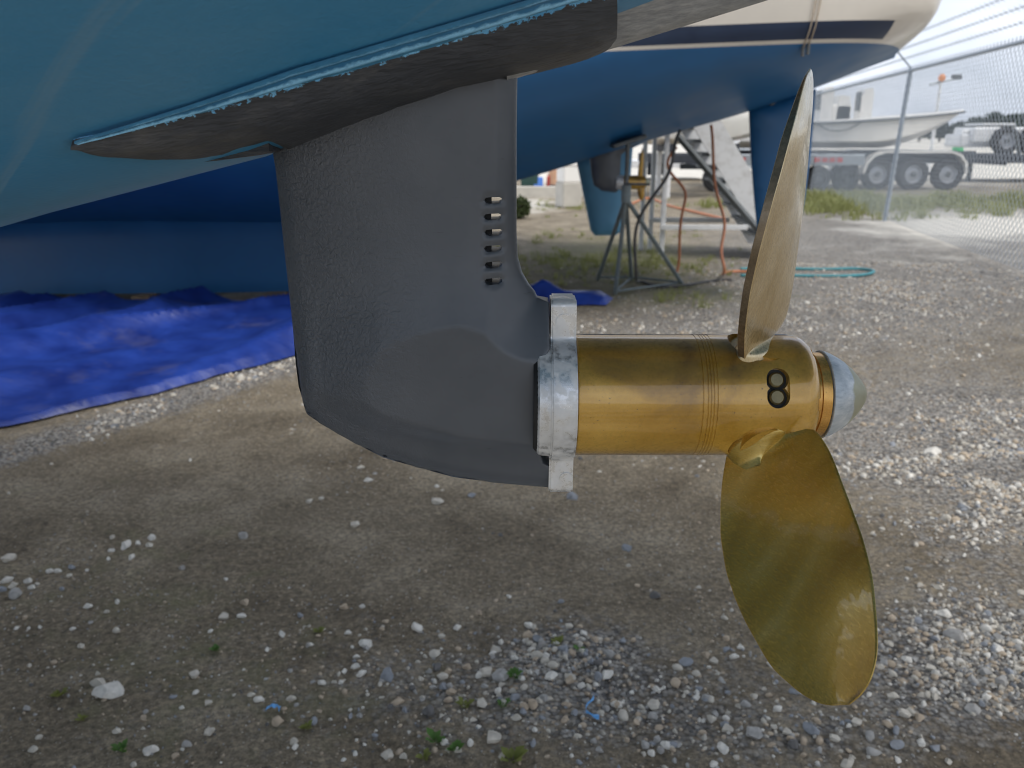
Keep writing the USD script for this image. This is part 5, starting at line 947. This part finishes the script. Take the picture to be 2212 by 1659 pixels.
ZONE = [((-400, 110), (1180, 1300), 'in the heap at the left edge'), ((110, 420), (1120, 1260), 'in the loose cluster above and right of the left edge heap'), ((-400, 300), (1260, 1450), 'on dirt above the largest white stone'), ((300, 640), (1260, 1450), 'near the stone pair left of centre'),
        ((-400, 340), (1450, 1720), 'along the bottom edge at far left'), ((340, 600), (1450, 1720), 'right of the largest white stone'), ((600, 900), (1450, 1720), 'around the small blue scrap'), ((640, 880), (1260, 1450), 'below the gear leg towards the weeds'), ((880, 1100), (1260, 1450), 'left of the white gravel patch'),
        ((1100, 1380), (1340, 1470), 'in the white gravel patch'), ((900, 1180), (1450, 1720), 'among the weeds at the bottom'), ((1180, 1480), (1470, 1720), 'around the curled blue scrap'), ((1480, 1800), (1450, 1720), 'below the tip of the lower blade'), ((1800, 2600), (1480, 1720), 'in the lower right corner'), ((1880, 2600), (1250, 1480), 'on the gravel heap right of the lower blade'),
        ((1800, 2600), (850, 1250), 'right of the upper part of the lower blade'), ((600, 1300), (900, 1260), 'just below the gearcase')]
def stone_label(px, py, kd):
    for (a, b), (c_, d), ph in ZONE:
        if a <= px < b and c_ <= py < d: return f'{AD[kd]} {ph}'
    return LB[kd]
for px, py, w, kd in MORE: lab = stone_label(px, py, kd); put_stone(gnd(px, py), w / ppm(py) / 2 * 0.85, kd, lab, lab.replace('small ', 'small alike ').replace('stone', 'stones', 1))
fill = scatter(900, gravel_d, (-1.2, 2.3), (1.3, 2.6))[:125]
for p in fill:
    if min(np.hypot(*(p[:2] - gnd(*q)[:2])) for q in ((1272, 1540), (592, 1536), (236, 1503), (1105, 1640), (940, 1607))) < 0.05: continue
    kd = kinds[int(rng.choice(6, p=[.3, .2, .2, .12, .14, .04]))]; qx, qy, _ = proj(np.array([p[0], p[1], 0])); lab = stone_label(float(qx), float(qy), kd); put_stone(p, float(np.clip(rng.lognormal(-4.35, .25), .009, .022)), kd, lab, lab.replace('small ', 'small alike ').replace('stone', 'stones', 1))

# weeds and litter
def weed(seed, n=9, r=0.022):
    g_ = np.random.default_rng(seed); v, f = [], []
    for k in range(n):
        a = k * 2.4 + g_.random(); L = r * (.6 + .7 * g_.random()); up = L * (.3 + .6 * g_.random()); d = np.array([math.cos(a), math.sin(a), 0]); s = np.array([-d[1], d[0], 0]) * L * .32; b = d * L * .15; t_ = d * L; i = len(v)
        v += [b, b + (t_ - b) * .5 + s + [0, 0, up * .8], t_ + [0, 0, up], b + (t_ - b) * .5 - s + [0, 0, up * .8]]; f += [(i, i + 1, i + 2), (i, i + 2, i + 3)]
    return trimesh.Trimesh(np.array(v, float), f, process=False)
WE = [(940, 1607, 42, 'weed_leaf', 'left green weed near the bottom edge'), (983, 1628, 34, 'weed_leaf', 'middle green weed at the bottom edge'), (1105, 1640, 54, 'weed_yellow', 'yellowish green weed at the bottom edge right of centre'), (916, 1645, 40, 'weed_yellow', 'yellowish weed at the very bottom edge'), (1110, 1466, 32, 'weed_leaf', 'green weed on the white gravel patch'), (1205, 1392, 30, 'weed_yellow', 'yellow green weed beside the blue grey stone'), (1255, 1411, 28, 'weed_leaf', 'green weed right of the blue grey stone'), (1087, 1530, 26, 'weed_leaf', 'dark green weed among the tan stones'), (1004, 1530, 34, 'weed_yellow', 'yellow weed left of the tan stones'), (262, 1622, 32, 'weed_leaf', 'green weed at lower left'), (466, 1408, 26, 'weed_leaf', 'tiny green weed left of centre'), (178, 1555, 24, 'weed_yellow', 'tiny yellow weed at lower left'), (125, 1505, 34, 'weed_yellow', 'faded weed left of the largest white stone'), (662, 1572, 26, 'weed_yellow', 'small yellow weed near the blue scrap'), (690, 1370, 26, 'weed_yellow', 'pale weed left of the white oblong stone')]
for i, (px, py, w, mt, lab) in enumerate(WE):
    p = gnd(px, py); r_ = w / ppm(py) / 2; t = thing('weed', lab, 'weed', (p[0], p[1], float(gh(p[0], p[1])))); obj('leaves', weed(i, 11, r_), mt, t, False); obj('stem', rod((0, 0, -.004), (0, 0, r_ * .6), .0012, 5), mt, t)
def scrap(px, py, pts, label):
    p = gnd(px, py); s_ = 1 / ppm(py); t = thing('plastic_scrap', label, 'litter', (p[0], p[1], float(gh(p[0], p[1])) + .006)); P = spline([(a * s_, b * s_ * 1.5, c * s_) for a, b, c in pts], 16); rows = []
    for i, q in enumerate(P): rows.append([q + np.array([0.3 * k * s_, 7 * k * s_ * (0.6 + .4 * math.sin(i)), 4 * s_ * (1 - k * k) + 1.5 * s_ * math.sin(i * 1.3 + k)]) for k in (-1, -.3, .4, 1)])
    v, f, _ = grid_mesh(np.array(rows)); obj('strip', (v, f), 'scrap_blue', t, True)
scrap(1272, 1540, [(14, 26, 3), (6, 16, 6), (-4, 6, 5), (-6, -4, 4), (4, -12, 5), (18, -14, 2)], 'curled blue plastic scrap on the gravel right of centre')
scrap(592, 1536, [(-14, -4, 1), (-4, 2, 5), (6, 2, 4), (14, -2, 1)], 'small blue plastic scrap at lower left centre')
